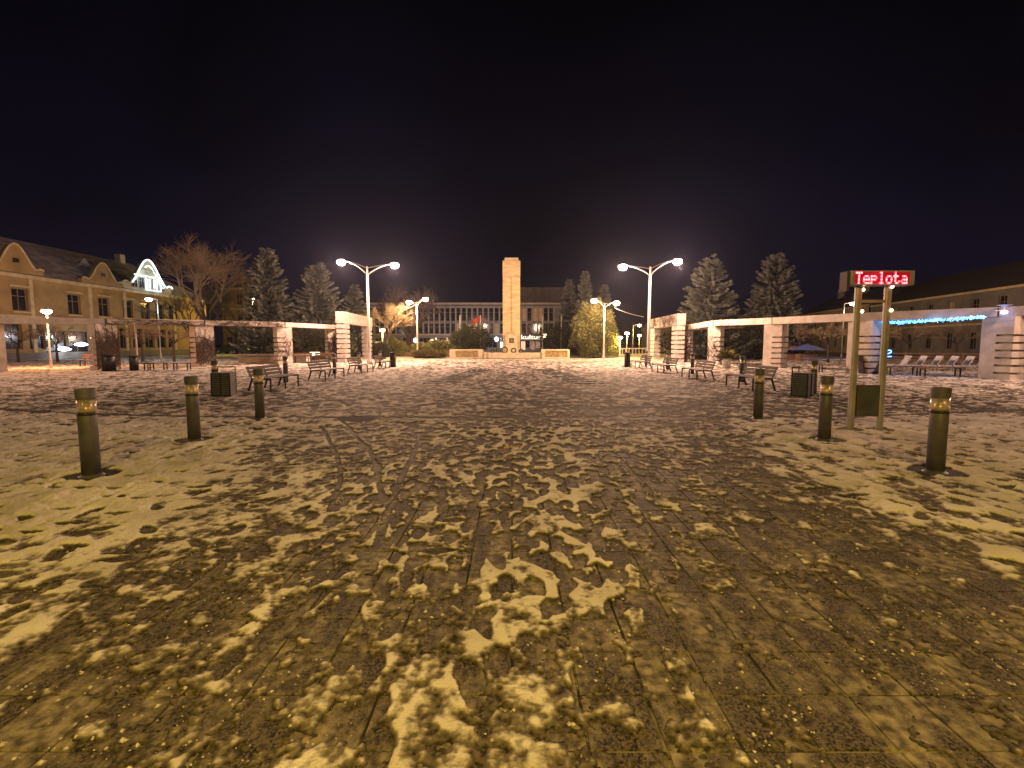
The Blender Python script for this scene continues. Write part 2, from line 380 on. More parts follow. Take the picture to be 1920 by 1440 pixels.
# ------------------------------------------------------------------ ground and paving
def ground_mat():
    m = bpy.data.materials.new('snowy_ground'); m.use_nodes = True; n = m.node_tree.nodes; L = m.node_tree.links; b = n['Principled BSDF']
    g = n.new('ShaderNodeNewGeometry'); q = n.new('ShaderNodeTexNoise'); q.inputs['Scale'].default_value = .45; q.inputs['Detail'].default_value = 9; q.inputs['Roughness'].default_value = .68
    L.new(g.outputs['Position'], q.inputs['Vector']); r = n.new('ShaderNodeValToRGB'); L.new(q.outputs[0], r.inputs[0])
    r.color_ramp.elements[0].position = .40; r.color_ramp.elements[0].color = (.10, .085, .06, 1); r.color_ramp.elements[1].position = .56; r.color_ramp.elements[1].color = (.52, .49, .45, 1)
    L.new(r.outputs[0], b.inputs['Base Color']); b.inputs['Roughness'].default_value = .7
    bp = n.new('ShaderNodeBump'); bp.inputs['Strength'].default_value = .8; bp.inputs['Distance'].default_value = .05; q2 = n.new('ShaderNodeTexNoise'); q2.inputs['Scale'].default_value = 5; q2.inputs['Detail'].default_value = 6
    L.new(g.outputs['Position'], q2.inputs['Vector']); L.new(q2.outputs[0], bp.inputs['Height']); L.new(bp.outputs[0], b.inputs['Normal'])
    return m
def slush_mat():
    m = bpy.data.materials.new('slushy_paving'); m.use_nodes = True; n = m.node_tree.nodes; L = m.node_tree.links; b = n['Principled BSDF']
    g = n.new('ShaderNodeNewGeometry')
    sp_ = n.new('ShaderNodeTexVoronoi'); sp_.inputs['Scale'].default_value = 110; L.new(g.outputs['Position'], sp_.inputs['Vector'])
    rs = n.new('ShaderNodeValToRGB'); L.new(sp_.outputs['Color'], rs.inputs[0]); rs.color_ramp.elements[0].position = .25; rs.color_ramp.elements[1].position = .8; rs.color_ramp.elements[0].color = (.008, .0065, .004, 1); rs.color_ramp.elements[1].color = (.11, .088, .058, 1)
    mp = n.new('ShaderNodeMapping'); mp.inputs['Scale'].default_value = (3.2, 1.1, 1); L.new(g.outputs['Position'], mp.inputs[0])
    q = n.new('ShaderNodeTexNoise'); q.inputs['Scale'].default_value = 1.7; q.inputs['Detail'].default_value = 8; q.inputs['Roughness'].default_value = .62; L.new(mp.outputs[0], q.inputs['Vector'])
    rf = n.new('ShaderNodeValToRGB'); L.new(q.outputs[0], rf.inputs[0]); rf.color_ramp.elements[0].position = .43; rf.color_ramp.elements[0].color = (0, 0, 0, 1); rf.color_ramp.elements[1].position = .60; rf.color_ramp.elements[1].color = (1, 1, 1, 1)
    q4 = n.new('ShaderNodeTexNoise'); q4.inputs['Scale'].default_value = 16; q4.inputs['Detail'].default_value = 5; L.new(g.outputs['Position'], q4.inputs['Vector'])
    ri = n.new('ShaderNodeValToRGB'); L.new(q4.outputs[0], ri.inputs[0]); ri.color_ramp.elements[0].position = .36; ri.color_ramp.elements[0].color = (.045, .036, .023, 1); ri.color_ramp.elements[1].position = .63; ri.color_ramp.elements[1].color = (.27, .23, .16, 1)
    mx = n.new('ShaderNodeMix'); mx.data_type = 'RGBA'; L.new(rf.outputs[0], mx.inputs[0]); L.new(rs.outputs[0], mx.inputs[6]); L.new(ri.outputs[0], mx.inputs[7])
    L.new(mx.outputs[2], b.inputs['Base Color']); b.inputs['Roughness'].default_value = .72; b.inputs['Specular IOR Level'].default_value = .22
    bp = n.new('ShaderNodeBump'); bp.inputs['Strength'].default_value = .7; bp.inputs['Distance'].default_value = .008
    q2 = n.new('ShaderNodeTexNoise'); q2.inputs['Scale'].default_value = 110; q2.inputs['Detail'].default_value = 4; L.new(g.outputs['Position'], q2.inputs['Vector'])
    L.new(q2.outputs[0], bp.inputs['Height']); L.new(bp.outputs[0], b.inputs['Normal'])
    return m
M['slush'] = slush_mat()
g = MB().quad((-600, -600, -.06), (600, -600, -.06), (600, 900, -.06), (-600, 900, -.06)).build('ground', ground_mat()); struct(g)
pav = MB().box(-60, 60, -14, 47.4, -.05, -.0075).build('plaza_pavement', mat('joint_sand', (.17, .145, .10), .9, col2=(.012, .01, .006), scale=2.4, lo=.47, hi=.56, detail=7)); struct(pav)
TS = .2995; TY0 = 1.741-TS*3
tile_variants = []
for k in range(6):
    j = MB(); w = TS/2-.004; a, b_, c_, d_ = [rng.normal(0, .0008) for _ in range(4)]
    i = .004
    j.v = [(-w, -w, -.012), (w, -w, -.012), (w, w, -.012), (-w, w, -.012), (-w+i, -w+i, a), (w-i, -w+i, b_), (w-i, w-i, c_), (-w+i, w-i, d_)]
    j.f = [(4, 5, 6, 7), (0, 1, 5, 4), (1, 2, 6, 5), (2, 3, 7, 6), (3, 0, 4, 7)]
    me = j.mesh('paving_tile'); me.materials.append(M['slush']); tile_variants.append(me)
cells = []
for iy in range(-2, 34):
    for ix in range(-34, 34):
        cx = (ix+.5)*TS; cy = TY0+(iy+.5)*TS
        if abs(cx) < 1.15*cy+.7: cells.append((math.hypot(cx*.8, cy), cx, cy))
cells.sort(); vis = [c for c in cells if c[2] > 1.45 and abs(c[1]) < 1.09*c[2]+.2][:296]; vs = set(vis)
for (_, cx, cy) in vis:
    o = bpy.data.objects.new('paving_tile', random.choice(tile_variants)); C.objects.link(o); o.parent = pav; o.location = (cx, cy, rng.normal(0, .0007)-.0005)
rest = MB(); w = TS/2-.004
for c in cells:
    if c in vs: continue
    rest.box(c[1]-w, c[1]+w, c[2]-w, c[2]+w, -.014, rng.normal(0, .0006)-.001)
struct(rest.build('paving_tiles', M['slush'], pav), 'stuff')
far_pave = MB().quad((-60, TY0+34*TS, -.004), (60, TY0+34*TS, -.004), (60, 47.3, -.004), (-60, 47.3, -.004))
for s_ in (-1, 1): far_pave.quad(*[(x*s_, y, -.004) for x, y in ((10.2, -2), (60, -2), (60, TY0+34*TS), (10.2, TY0+34*TS))])
struct(far_pave.build('outer_paving', M['slush'], pav), 'stuff')
mh = thing('manhole_cover', 'round dark manhole cover sunk in the trampled snow, left of centre', 'manhole cover', (mx_, my_, 0))
MB().lathe([(.46, -.003), (.46, .003), (.43, .004), (.43, .001), (.40, .001)], 32).build('rim', M['iron'], mh)
lid = MB().lathe([(.41, -.003), (.41, .0025), (.0, .0025)], 32)
for k in range(-4, 5): lid.box(-math.sqrt(.38**2-(k*.085)**2), math.sqrt(.38**2-(k*.085)**2), k*.085-.015, k*.085+.015, .0026, .0055)
lid.build('lid', M['iron'], mh)
inl = mat('dark_granite_inlay', (.022, .018, .015), .8, scale=6)
for sgn in (-1, 1):
    for k in range(11):
        y = 19.2+k*.98; xc = sgn*(2.95-.11*k)+.05
        MB().box(xc-.60, xc+.60, y-.27, y+.27, -.01, .020).build('dark_slab', inl, pav)
dr = MB()
xx = np.linspace(-22, 22, 90)
for a, b_ in zip(xx[:-1], xx[1:]): dr.quad((a, drainY(a)-.05, -.002), (b_, drainY(b_)-.05, -.002), (b_, drainY(b_)+.05, -.002), (a, drainY(a)+.05, -.002))
struct(dr.build('drain_channel', M['iron']))

# ------------------------------------------------------------------ bollard lamps
def make_bollard(label, group):
    t = thing('bollard_lamp', label, 'bollard', group=group)
    MB().lathe([(.16, 0), (.16, .012), (.135, .018), (.118, .035)], 28).build('base_ring', M['greymetal'], t, True)
    MB().lathe([(.33, -.004), (.33, .007), (.0, .0075)], 28).build('dark_base_disc', M['iron'], t)  # dark flat disc where the snow is melted off round the post
    MB().lathe([(.115, .02), (.115, .745), (.11, .76), (.0, .76)], 28).build('post', M['greymetal'], t, True)
    MB().lathe([(.122, .735), (.122, .765), (.108, .768)], 28).build('collar', M['darkmetal'], t, True)
    MB().lathe([(.116, .765), (.116, .915)], 28).build('glass', M['glass'], t, True)
    MB().lathe([(.105, .766), (.06, .83), (.03, .915)], 24).build('reflector', M['reflector'], t, True)
    cp = MB().lathe([(.112, .905), (.116, .93), (.116, .936), (.123, .938), (.125, 1.035), (.121, 1.045), (.0, 1.047)], 28).build('cap', M['greymetal'], t, False)
    bevel(cp, .004, 1)
    for k in range(3):
        a = 2*PI*k/3+.5; MB().bar((.09*math.cos(a), .09*math.sin(a), .76), (.09*math.cos(a), .09*math.sin(a), .91), .008).build('cap_strut', M['darkmetal'], t)
    for ch in t.children: ch.data.transform(Matrix.Diagonal((.80, .80, 1, 1)))
    return t
gN = 'bollard lamps in the two rows near the camera'; gF = 'bollard lamps standing beside the benches'
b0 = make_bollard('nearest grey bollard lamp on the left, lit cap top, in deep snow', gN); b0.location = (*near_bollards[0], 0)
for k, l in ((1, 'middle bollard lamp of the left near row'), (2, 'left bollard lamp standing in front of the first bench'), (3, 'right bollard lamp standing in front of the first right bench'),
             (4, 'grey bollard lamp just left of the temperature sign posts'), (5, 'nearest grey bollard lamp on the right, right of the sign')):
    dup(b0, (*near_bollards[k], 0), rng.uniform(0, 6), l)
def bycol(px, X): return abs(X)*F/abs(px-960)
ordn = ['first', 'second', 'third', 'fourth', 'fifth']
XB = abs(spot(405, 740)[0])
YB = [gy(740), bycol(535, XB), bycol(627, XB), bycol(673, XB), bycol(713, XB)]
where = ['beside the slatted bin', 'behind the first bench', 'behind the second bench', 'behind the third bench', 'behind the farthest bench']
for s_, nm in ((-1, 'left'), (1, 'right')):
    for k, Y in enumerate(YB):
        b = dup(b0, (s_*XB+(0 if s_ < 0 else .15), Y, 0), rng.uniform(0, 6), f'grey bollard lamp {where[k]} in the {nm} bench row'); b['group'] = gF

# ------------------------------------------------------------------ benches
def make_bench(label):
    t = thing('park_bench', label, 'bench', group='benches with backrests facing the middle of the plaza')
    Lh = 1.12
    for k in range(4):
        bevel(MB().box(-.26+k*.135, -.15+k*.135, -Lh, Lh, .415, .445).build('seat_slat', M['wood'], t), .006, 1)
    for k in range(3):
        z = .53+k*.115; x = -.36-k*.045; r = Matrix.Translation((x, 0, z)) @ Matrix.Rotation(R(-20), 4, 'Y')
        bevel(MB().box(-.014, .014, -Lh, Lh, -.047, .047, r).build('back_slat', M['wood'], t), .006, 1)
    for y in (-1.02, 0, 1.02):
        f = MB(); w = .045
        f.bar((-.46, y, .0), (-.33, y, .40), w, .05); f.bar((-.33, y, .40), (-.47, y, .80), w, .03)
        f.bar((-.34, y, .395), (.30, y, .395), w, .035)
        f.bar((.28, y, .0), (.28, y, .413), w, .045)
        f.build('bench_frame', M['darkmetal'], t)
    return t
XR = abs(spot(466, 734)[0])-.46
YS = [gy(734)+1.02, bycol(579, XR+.46)+1.02, bycol(651, XR+.46)+1.02, bycol(700, XR+.46)+1.02]
bn = ['nearest the camera', 'second from the camera', 'third from the camera', 'farthest from the camera']
be0 = None
for s_, nm in ((-1, 'left'), (1, 'right')):
    for k, Y in enumerate(YS):
        lab = f'dark slatted bench with backrest, {nm} row, {bn[k]}'
        if be0 is None: be0 = make_bench(lab); be0.location = (s_*XR, Y, 0)
        else: dup(be0, (s_*XR+(.05 if s_ > 0 else 0), Y+rng.normal(0, .05), 0), (0 if s_ < 0 else PI)+rng.normal(0, .02), lab)
def backless(label, x, y, rz, L, group):
    t = thing('backless_bench', label, 'bench', (x, y, 0), rz, group)
    for k in range(3): MB().box(-L/2, L/2, -.2+k*.14, -.08+k*.14, .40, .435).build('seat_slat', M['lightwood'], t)
    for x_ in (-L/2+.2, L/2-.2):
        f = MB(); f.bar((x_, -.16, 0), (x_, -.16, .40), .05); f.bar((x_, .16, 0), (x_, .16, .40), .05); f.bar((x_, -.2, .385), (x_, .2, .385), .05, .03); f.build('leg_frame', M['darkmetal'], t)
gb = 'backless benches under the pergolas'
for px, py, l in ((262, 694, 'backless bench right of the vine covered pillar on the left, leftmost'), (298, 694, 'middle backless bench in the left pergola bay'), (342, 694, 'backless bench next to the second left vine pillar')):
    x, y = spot(px, py); backless(l, x, y, R(6), 1.15, gb)
for px, py, L, l in ((1566, 698, 1.9, 'backless bench left of the temperature sign, under the right pergola'), (1690, 703, 1.6, 'backless bench just right of the sign posts, before the loungers'), (1762, 706, 1.9, 'long backless bench left of the nearest right pergola pillar')):
    x, y = spot(px, py); backless(l, x, y, R(-8), L, gb)
gw = 'brown benches behind the left pergola'
for px, l in ((566, 'left one of the brown benches seen between pillars'), (606, 'right one of the brown benches seen between pillars'), (171, 'brown bench left of the first vine pillar')):
    Y = 38 if px > 300 else 33; x = gx(px, Y)
    t = thing('brown_bench', l, 'bench', (x, Y, 0), 0, gw)
    for k in range(2): MB().box(-.75, .75, -.2+k*.2, -.04+k*.2, .42, .45).build('seat_slat', M['lightwood'], t)
    for k in range(2): MB().box(-.75, .75, .22+k*.03, .25+k*.03, .55+k*.16, .68+k*.16).build('back_slat', M['lightwood'], t)
    for q in (-.6, .6): MB().bar((q, -.15, 0), (q, -.15, .42), .05).bar((q, .2, 0), (q, .28, .84), .05).bar((q, -.18, .40), (q, .24, .40), .05, .035).build('leg_frame', M['darkmetal'], t)

# ------------------------------------------------------------------ bins
def slat_bin(x, y, rz, label):
    t = thing('slatted_bin', label, 'litter bin', (x, y, 0), rz, 'square slatted litter bins')
    bevel(MB().box(-.30, .30, -.26, .26, 0, .035).build('foot_plate', M['greymetal'], t), .006, 1)
    MB().box(-.23, .23, -.19, .19, .04, .64).build('liner', M['darkmetal'], t)
    p = MB()
    for (q, r_) in ((-.25, -.21), (.25, -.21), (-.25, .21), (.25, .21)): p.bar((q, r_, .03), (q, r_, .70), .035)
    p.bar((0, -.235, .03), (0, -.235, .70), .02); p.bar((-.25, .21, .70), (-.25, .21, .88), .025); p.bar((.25, .21, .70), (.25, .21, .88), .025)
    for zz_ in (.05, .69):
        for q in (-.21, .21): p.bar((-.25, q, zz_), (.25, q, zz_), .03)
        for q in (-.25, .25): p.bar((q, -.21, zz_), (q, .21, zz_), .03)
    p.bar((-.25, .21, .87), (.25, .21, .87), .025)
    p.build('frame', M['darkmetal'], t)
    for (ax, sg, nm) in (('x', -1, 0), ('x', 1, 0), ('y', -1, 0), ('y', 1, 0)):
        sl = MB()
        for k in range(10):
            z = .07+k*.061
            if ax == 'x': sl.box(*sorted((sg*.245, sg*.262)), -.195, .195, z, z+.043)
            else: sl.box(-.235, .235, *sorted((sg*.205, sg*.222)), z, z+.043)
        struct(sl.build('slat_panel', M['bluegrey'], t), 'stuff')
    MB().box(-.27, .27, -.23, .23, .685, .71).build('rim', M['bluegrey'], t)
    MB().box(-.14, .14, .10, .24, .86, .88).build('lid', M['darkmetal'], t)
x, y = spot(421, 743); slat_bin(x, y, R(8), 'blue grey slatted litter bin left, beside a bollard and the first bench')
x, y = spot(1504, 744); slat_bin(x, y, R(40), 'slatted litter bin on the right seen corner-on, left of the sign')
def round_bin(px, py, label, h=.95, r=.2):
    x, y = spot(px, py); t = thing('round_bin', label, 'litter bin', (x, y, 0), 0, 'dark cylindrical litter bins')
    MB().lathe([(r, 0), (r, h*.86), (r*.95, h*.88)], 20).build('body', M['darkmetal'], t, True)
    MB().lathe([(r*1.05, h*.9), (r*1.07, h), (r*.9, h*1.03)], 20).build('rim', M['iron'], t, True)
    MB().lathe([(r*.5, h*.86), (r*.5, h*.92)], 12).build('neck', M['iron'], t)
round_bin(737, 688, 'dark round bin at the far end of the left benches'); round_bin(1176, 688, 'dark round bin at the far end of the right benches')
round_bin(252, 695, 'reddish brown bin under the thin sign pole left', .85, .22)
round_bin(205, 696, 'dark barrel shaped bin at the foot of a vine pillar', .95, .33)
round_bin(1392, 693, 'pale round bin right of the plant tub', .8, .2)

# ------------------------------------------------------------------ street lamps
def twin_lamp(x, y, ztop, al, ar, dl, dr, power, col, mt, label, ang=0.):
    t = thing('twin_arm_lamp', label, 'street lamp', (x, y, 0), ang, 'twin arm street lamps on the plaza')
    k = ztop/6.0
    MB().lathe([(.17*k, 0), (.17*k, .25), (.11*k, .32), (.10*k, 1.2), (.055*k, ztop)], 14).build('pole', M['galv'], t, True)
    for s_, L, dz in ((-1, al, dl), (1, ar, dr)):
        p = [(s_*L*u, 0, ztop-.55*k+(.55*k+dz)*math.sin(u*PI/2)**.8) for u in np.linspace(0, .93, 9)]
        MB().tube(p, [.035*k]*9, 8).build('arm', M['galv'], t, True)
        p = [(s_*L*u, 0, ztop-.12*k+(.12*k+dz-.02)*math.sin(u*PI/2)) for u in np.linspace(0, .72, 7)]
        MB().tube(p, [.025*k]*7, 6).build('arm_brace', M['galv'], t, True)
        hx = s_*L; hzz = ztop+dz
        h = MB().lathe([(.03, .12), (.14, .10), (.22, .03), (.23, -.0)], 18, (hx, 0, hzz+.01)).build('lamp_head', M['galv'], t, True)
        MB().lathe([(.10, .08), (.26, .03), (.33, -.08), (.30, -.21), (.18, -.31), (.03, -.34)], 18, (hx, 0, hzz)).build('lamp_glass', mt, h, True)
        lamp(t, (hx, 0, hzz-.46), power, col, .14)
def px_lamp(px, pbase, ptop, pxl, pyl, pxr, pyr, power, col, mt, label):
    x, Y = spot(px, pbase); zt = hz(ptop, Y)
    twin_lamp(x, Y, zt, x-gx(pxl, Y, zt), gx(pxr, Y, zt)-x, hz(pyl, Y)-zt+.05, hz(pyr, Y)-zt+.05, power, col, mt, label)
PW = 6200
px_lamp(693, 682, 499, 640, 490, 740, 496, PW, WARM, M['lampwarm'], 'tall twin arm street lamp behind the left benches, both heads lit')
px_lamp(1215, 684, 500, 1168, 499, 1270, 489, PW, WARM, M['lampwarm'], 'tall twin arm street lamp behind the right benches, both heads lit')
px_lamp(783, 670, 566, 767, 566, 798, 560, PW*.55, SODIUM, M['lampoch'], 'smaller twin lamp left of the monument by the bushes')
px_lamp(1132, 673, 568, 1114, 563, 1156, 567, PW*.55, SODIUM, M['lampoch'], 'smaller twin lamp in front of the broad thuja')
# same kind of lamp, assumed behind the camera, added to light the foreground
twin_lamp(.5, -3.0, 5.4, 1.9, 1.9, .1, .1, 1400, OCHRE, M['lampoch'], 'assumed twin arm street lamp behind the viewer lighting the near paving')
def single_lamp(px, pbase, ptop, power, col, mt, label, arm=0., Y=None, kind='street_lamp'):
    if Y is None: x, Y = spot(px, pbase)
    else: x = gx(px, Y)
    zt = hz(ptop, Y); t = thing(kind, label, 'street lamp', (x, Y, 0))
    MB().lathe([(.09, 0), (.09, .5), (.05, .6), (.04, zt)], 10).build('pole', M['galv'], t, True)
    if abs(arm) > .01: MB().tube([(0, 0, zt-.1), (arm*.5, 0, zt+.02), (arm, 0, zt)], .03, 6).build('arm', M['galv'], t)
    h = MB().lathe([(.04, .16), (.16, .12), (.21, .03)], 14, (arm, 0, zt)).build('lamp_head', M['galv'], t, True)
    MB().lathe([(.12, .06), (.25, .0), (.27, -.08), (.2, -.18), (.02, -.23)], 14, (arm, 0, zt)).build('lamp_glass', mt, h, True)
    if power: lamp(t, (arm, 0, zt-.36), power, col, .12)
    return t
twin_lamp(-27, 13, 7.5, 1.9, 1.9, .1, .1, 1900, WARM, M['lampwarm'], 'assumed twin arm street lamp beyond the left picture edge')  # assumed lamp out of view, added for the light on the left side
twin_lamp(25, 13, 7.5, 1.9, 1.9, .1, .1, 3600, WARM, M['lampwarm'], 'assumed twin arm street lamp beyond the right picture edge')  # unseen too: assumed beyond the frame, added to light the right side
single_lamp(96, 690, 582, 2600, ORANGE, M['lamporange'], 'bright orange street lamp on a short pole before the left facade')
single_lamp(302, 676, 560, 300, WHITE, M['lampwhite'], 'pale white street lamp below the gable outlined in lights', arm=-.8)
single_lamp(718, 668, 618, 900, YEL, M['lampyel'], 'yellow street lamp between bare branches left of the twin lamp', Y=52)
single_lamp(1175, 672, 624, 700, SODIUM, M['lampwarm'], 'small street lamp right of the thuja with pinkish light', Y=58)
single_lamp(1198, 668, 628, 500, YEL, M['lampyel'], 'low yellow street lamp next to the tall right lamp pole', Y=72)
single_lamp(1186, 668, 609, 1200, YEL, M['lampyel'], 'far yellow street lamp with bent arm above the low wall', arm=.9, Y=70)
single_lamp(1577, 680, 568, 600, WARM, M['lampwarm'], 'street lamp with short arm behind the temperature sign', arm=.85, Y=48)
single_lamp(1162, 668, 632, 2600, YEL, M['lampyel'], 'lamp at the right edge of the thuja lighting its leaves yellow', Y=53)
for k, (px, py, Y) in enumerate(((810, 640, 84), (854, 638, 84), (931, 636, 84), (779, 638, 84), (1021, 629, 84))):
    x = gx(px, Y); z = hz(py, Y); l = ['broad globe lamp above the hedge', 'globe lamp left of the dark round shrub', 'globe lamp just left of the monument plinth', 'globe lamp behind the small twin lamp pole', 'yellow globe lamp beside the right flagpole'][k]
    t = thing('globe_lamp', l, 'lamp', (x, Y, 0), 0, 'globe lamps along the culture house')
    MB().lathe([(.06, 0), (.05, z-.3)], 10).build('post', M['darkmetal'], t, True)
    MB().lathe([(.05, -.38), (.25, -.24), (.36, 0), (.25, .25), (.05, .36)], 16, (0, 0, z)).build('globe', glow('globe_glow_%d' % k, (.85, .9, 1) if k in (1, 2, 3) else (1, .8, .4), 9), t, True)
    lamp(t, (0, 2.5, z+.6), 750, (.85, .88, 1) if k in (1, 2) else WARM, .2)

# ------------------------------------------------------------------ pergolas
def vines(t_label, faces, n, seed, cat='climbing plant'):
    # faces: list of (origin, udir, vdir, ulen, vlen, normal)
    r = random.Random(seed); b = MB(); 
    o0, u0, v0, ul0, vl0, n0 = faces[0]
    for k in range(n):
        o, u, v, ul, vl, nn = r.choice(faces); p = [r.uniform(0, ul), r.uniform(-.0, .5)*vl if vl > 1 else r.uniform(0, vl)]
        a = PI/2+r.gauss(0, .5) if vl > 1 else r.choice([0, PI])+r.gauss(0, .25)
        pts = []; 
        for q in range(r.randint(7, 16)):
            pts.append(o+u*min(max(p[0], 0), ul)+v*min(max(p[1], .0), vl)+nn*(.012+r.random()*.05))
            a += r.gauss(0, .45); st = r.uniform(.08, .2); p[0] += math.cos(a)*st; p[1] += math.sin(a)*st
        b.tube(pts, [r.uniform(.008, .02)*(1-.6*i/len(pts)) for i in range(len(pts))], 4, False)
    o = b.build('climbing_vine', M['vine']); return tag(o, t_label, cat)
def pergola(name, label, bases, wid, dep, side, hh, beam_h, vine_lab):
    cen = Vector((0, 22, 0)); t = thing(name, label, 'pergola', (bases[0][0], bases[0][1], 0)); inv = Vector((-bases[0][0], -bases[0][1], 0))
    frames = []
    for k, (x, y) in enumerate(bases):
        a = Vector(bases[max(k-1, 0)]).to_3d(); b = Vector(bases[min(k+1, len(bases)-1)]).to_3d(); d = (b-a).normalized()
        if side < 0: pass
        nn = Vector((d.y, -d.x, 0))
        if nn.dot(Vector((0, 0, 0))-Vector((x, y, 0))) < 0: nn = -nn
        vw = (Vector((0, 0, 0))-Vector((x, y, 0))).normalized(); nc = (Vector((0, 27, 0))-Vector((x, y, 0))).normalized(); nn = (nc*.8+vw*.45).normalized()
        u = Vector((-nn.y, nn.x, 0))          # to the viewer's right when looking at the face
        if u.x < 0: u = -u
        frames.append((Vector((x, y, 0)), u, nn))
        mt = Matrix((( u.x, -nn.x, 0, x), (u.y, -nn.y, 0, y), (0, 0, 1, 0), (0, 0, 0, 1)))
        loc = Matrix.Translation(inv) @ mt
        w = wid[k]; p = MB(); h = hh[k]
        # inner half is solid; outer half is a stack of blocks parted by recessed joints
        s0, s1 = ((-w/2, w*.02), (w*.02, w/2)) if side < 0 else ((-w*.02, w/2), (-w/2, -w*.02))
        p.box(s1[0], s1[1], 0, dep, 0, h, loc); pill = p.build('pillar', M['concrete'], t)
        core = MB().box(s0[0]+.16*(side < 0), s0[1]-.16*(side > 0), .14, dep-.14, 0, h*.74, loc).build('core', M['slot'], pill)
        nb = 6; z = 0; pitch = (h*.72)/nb
        for q in range(nb):
            MB().box(s0[0], s0[1], 0, dep, z, z+pitch-.085, loc).build('block', M['concrete'], pill); z += pitch
        MB().box(s0[0], s0[1], 0, dep, z, h, loc).build('block', M['concrete'], pill)
    for k in range(len(bases)-1):
        (p0, u0, n0), (p1, u1, n1) = frames[k], frames[k+1]
        d = (p1-p0).normalized(); pa = p0-d*wid[k]*.45 if k == 0 else p0+d*.03; pb = p1-d*.03 if k < len(bases)-2 else p1+d*wid[k+1]*.5
        sd = Vector((d.y, -d.x, 0)); 
        if sd.dot(-p0) < 0: sd = -sd
        b = MB(); i = 0; h0, h1 = hh[k], hh[k+1]
        P = []
        for pp, h in ((pa, h0), (pb, h1)):
            for off in (sd*.10, -sd*(dep+.02)):
                for z in (h+.002, h+beam_h): P.append(tuple(pp+inv+off+Vector((0, 0, z))))
        b.v = P; b.f = [(0, 2, 3, 1), (4, 5, 7, 6), (0, 1, 5, 4), (2, 6, 7, 3), (1, 3, 7, 5), (0, 4, 6, 2)]
        bevel(b.build('beam', M['concrete'], t), .012, 1)
    return frames
Lp = [(-29.8, 23.5)]+[spot(205, 694), spot(387, 688), spot(536, 683), spot(628, 679)]
Lw = [1.25, 1.2, 1.2, 1.12, 1.1]
def topz(py, p): return hz(py, p[1])
LH = [topz(606, (0, 26)), topz(608, Lp[1]), topz(610, Lp[2]), topz(613, Lp[3]), topz(617, Lp[4])]
x0, y0 = spot(-12, 698); Lp[0] = (x0, y0)
fl = pergola('pergola', 'long curved concrete pergola on the left with striped pillars and bare vines', Lp, Lw, .7, -1, LH, .34, '')
Rp = [spot(1284, 679), spot(1337, 683), spot(1446, 690), spot(1606, 700), spot(1862, 711)]
Rw = [.85, .95, 1.2, 1.25, 1.3]; RH = [topz(620, Rp[0]), topz(611, Rp[1]), topz(608, Rp[2]), topz(602, Rp[3]), topz(594, Rp[4])]
d_ = Vector(Rp[4])-Vector(Rp[3]); Rp.append(tuple(Vector(Rp[4])+d_*.95)); Rw.append(1.3); RH.append(RH[4])
fr = pergola('pergola', 'long concrete pergola on the right with striped pillars and plain beams', Rp, Rw, .7, 1, RH, .42, '')
def pillar_faces(fr_, w, h):
    p, u, n = fr_; return [(p-u*w/2, u, Vector((0, 0, 1)), w, h, n)]
for k, n_, l in ((1, 210, 'thick bare vines wrapping the first striped pillar on the left'), (2, 130, 'bare vines on the second left pillar'), (4, 100, 'vines climbing the pillar beside the left gateway'), (3, 22, 'few thin vine stems on the third left pillar')):
    vines(l, pillar_faces(fl[k], Lw[k], LH[k]), n_, 10+k)
for a, b_, n_, l in ((1, 2, 85, 'vine runners along the left pergola beam between the vine pillars'), (2, 3, 70, 'sparse vine runners on the left pergola beam over the low wall')):
    p0, p1 = fl[a][0], fl[b_][0]; d = (p1-p0); L_ = d.length; d.normalize(); sd = Vector((d.y, -d.x, 0)); sd = sd if sd.dot(-p0) > 0 else -sd
    vines(l, [(p0+sd*.11+Vector((0, 0, LH[a])), d, Vector((0, 0, 1)), L_, .33, sd)], n_, 20+a)
vines('thick vines on the first right pillar beside the gateway', pillar_faces(fr[0], Rw[0], RH[0]), 90, 31)
vines('thin vine stems on the second right pillar', pillar_faces(fr[1], Rw[1], RH[1]), 26, 32)
p0, p1 = fr[0][0], fr[2][0]; d = (p1-p0); L_ = d.length; d.normalize(); sd = Vector((d.y, -d.x, 0)); sd = sd if sd.dot(-p0) > 0 else -sd
vines('vine runners on the right pergola beam near the gateway', [(p0+sd*.12+Vector((0, 0, RH[0]+.02)), d, Vector((0, 0, 1)), L_*.75, .38, sd)], 110, 33)

def gateway(label, xa, ya, xb, yb, h, side):
    t = thing('gateway', label, 'gateway', (xa, ya, 0)); d = Vector((xb-xa, yb-ya, 0)); L_ = d.length; d.normalize(); n = Vector((d.y, -d.x, 0))*(1 if side < 0 else -1)
    if n.x*(-xa) < 0: n = -n
    mt = Matrix(((d.x, -n.x, 0, 0), (d.y, -n.y, 0, 0), (0, 0, 1, 0), (0, 0, 0, 1)))
    bh = .95
    for s0 in (0, L_-1.7):
        pl = MB().box(s0+.12, s0+1.4, .12, .5, 0, h-bh, mt).build('pillar', M['slot'], t)
        nb = 8; pitch = (h-bh)/nb
        for k in range(nb): MB().box(s0, s0+1.6, 0, .62, k*pitch, (k+1)*pitch-(.10 if k < nb-1 else 0), mt).build('block', M['slot'], pl)
    bevel(MB().box(-.05, L_+.05, -.04, .66, h-bh+.003, h, mt).build('beam', M['slot'], t), .015, 1)
    return t, d, n, L_, h
Ya, Yb = 39.5, 49
ga = gateway('tall concrete gateway with striped legs left of the tall left lamp', gx(647, Ya), Ya, gx(699, Yb), Yb, hz(584, Ya), -1)
gb_ = gateway('tall concrete gateway with striped legs, vine covered, right of the tall right lamp', gx(1268, Ya), Ya, gx(1218, Yb), Yb, hz(588, Ya), 1)
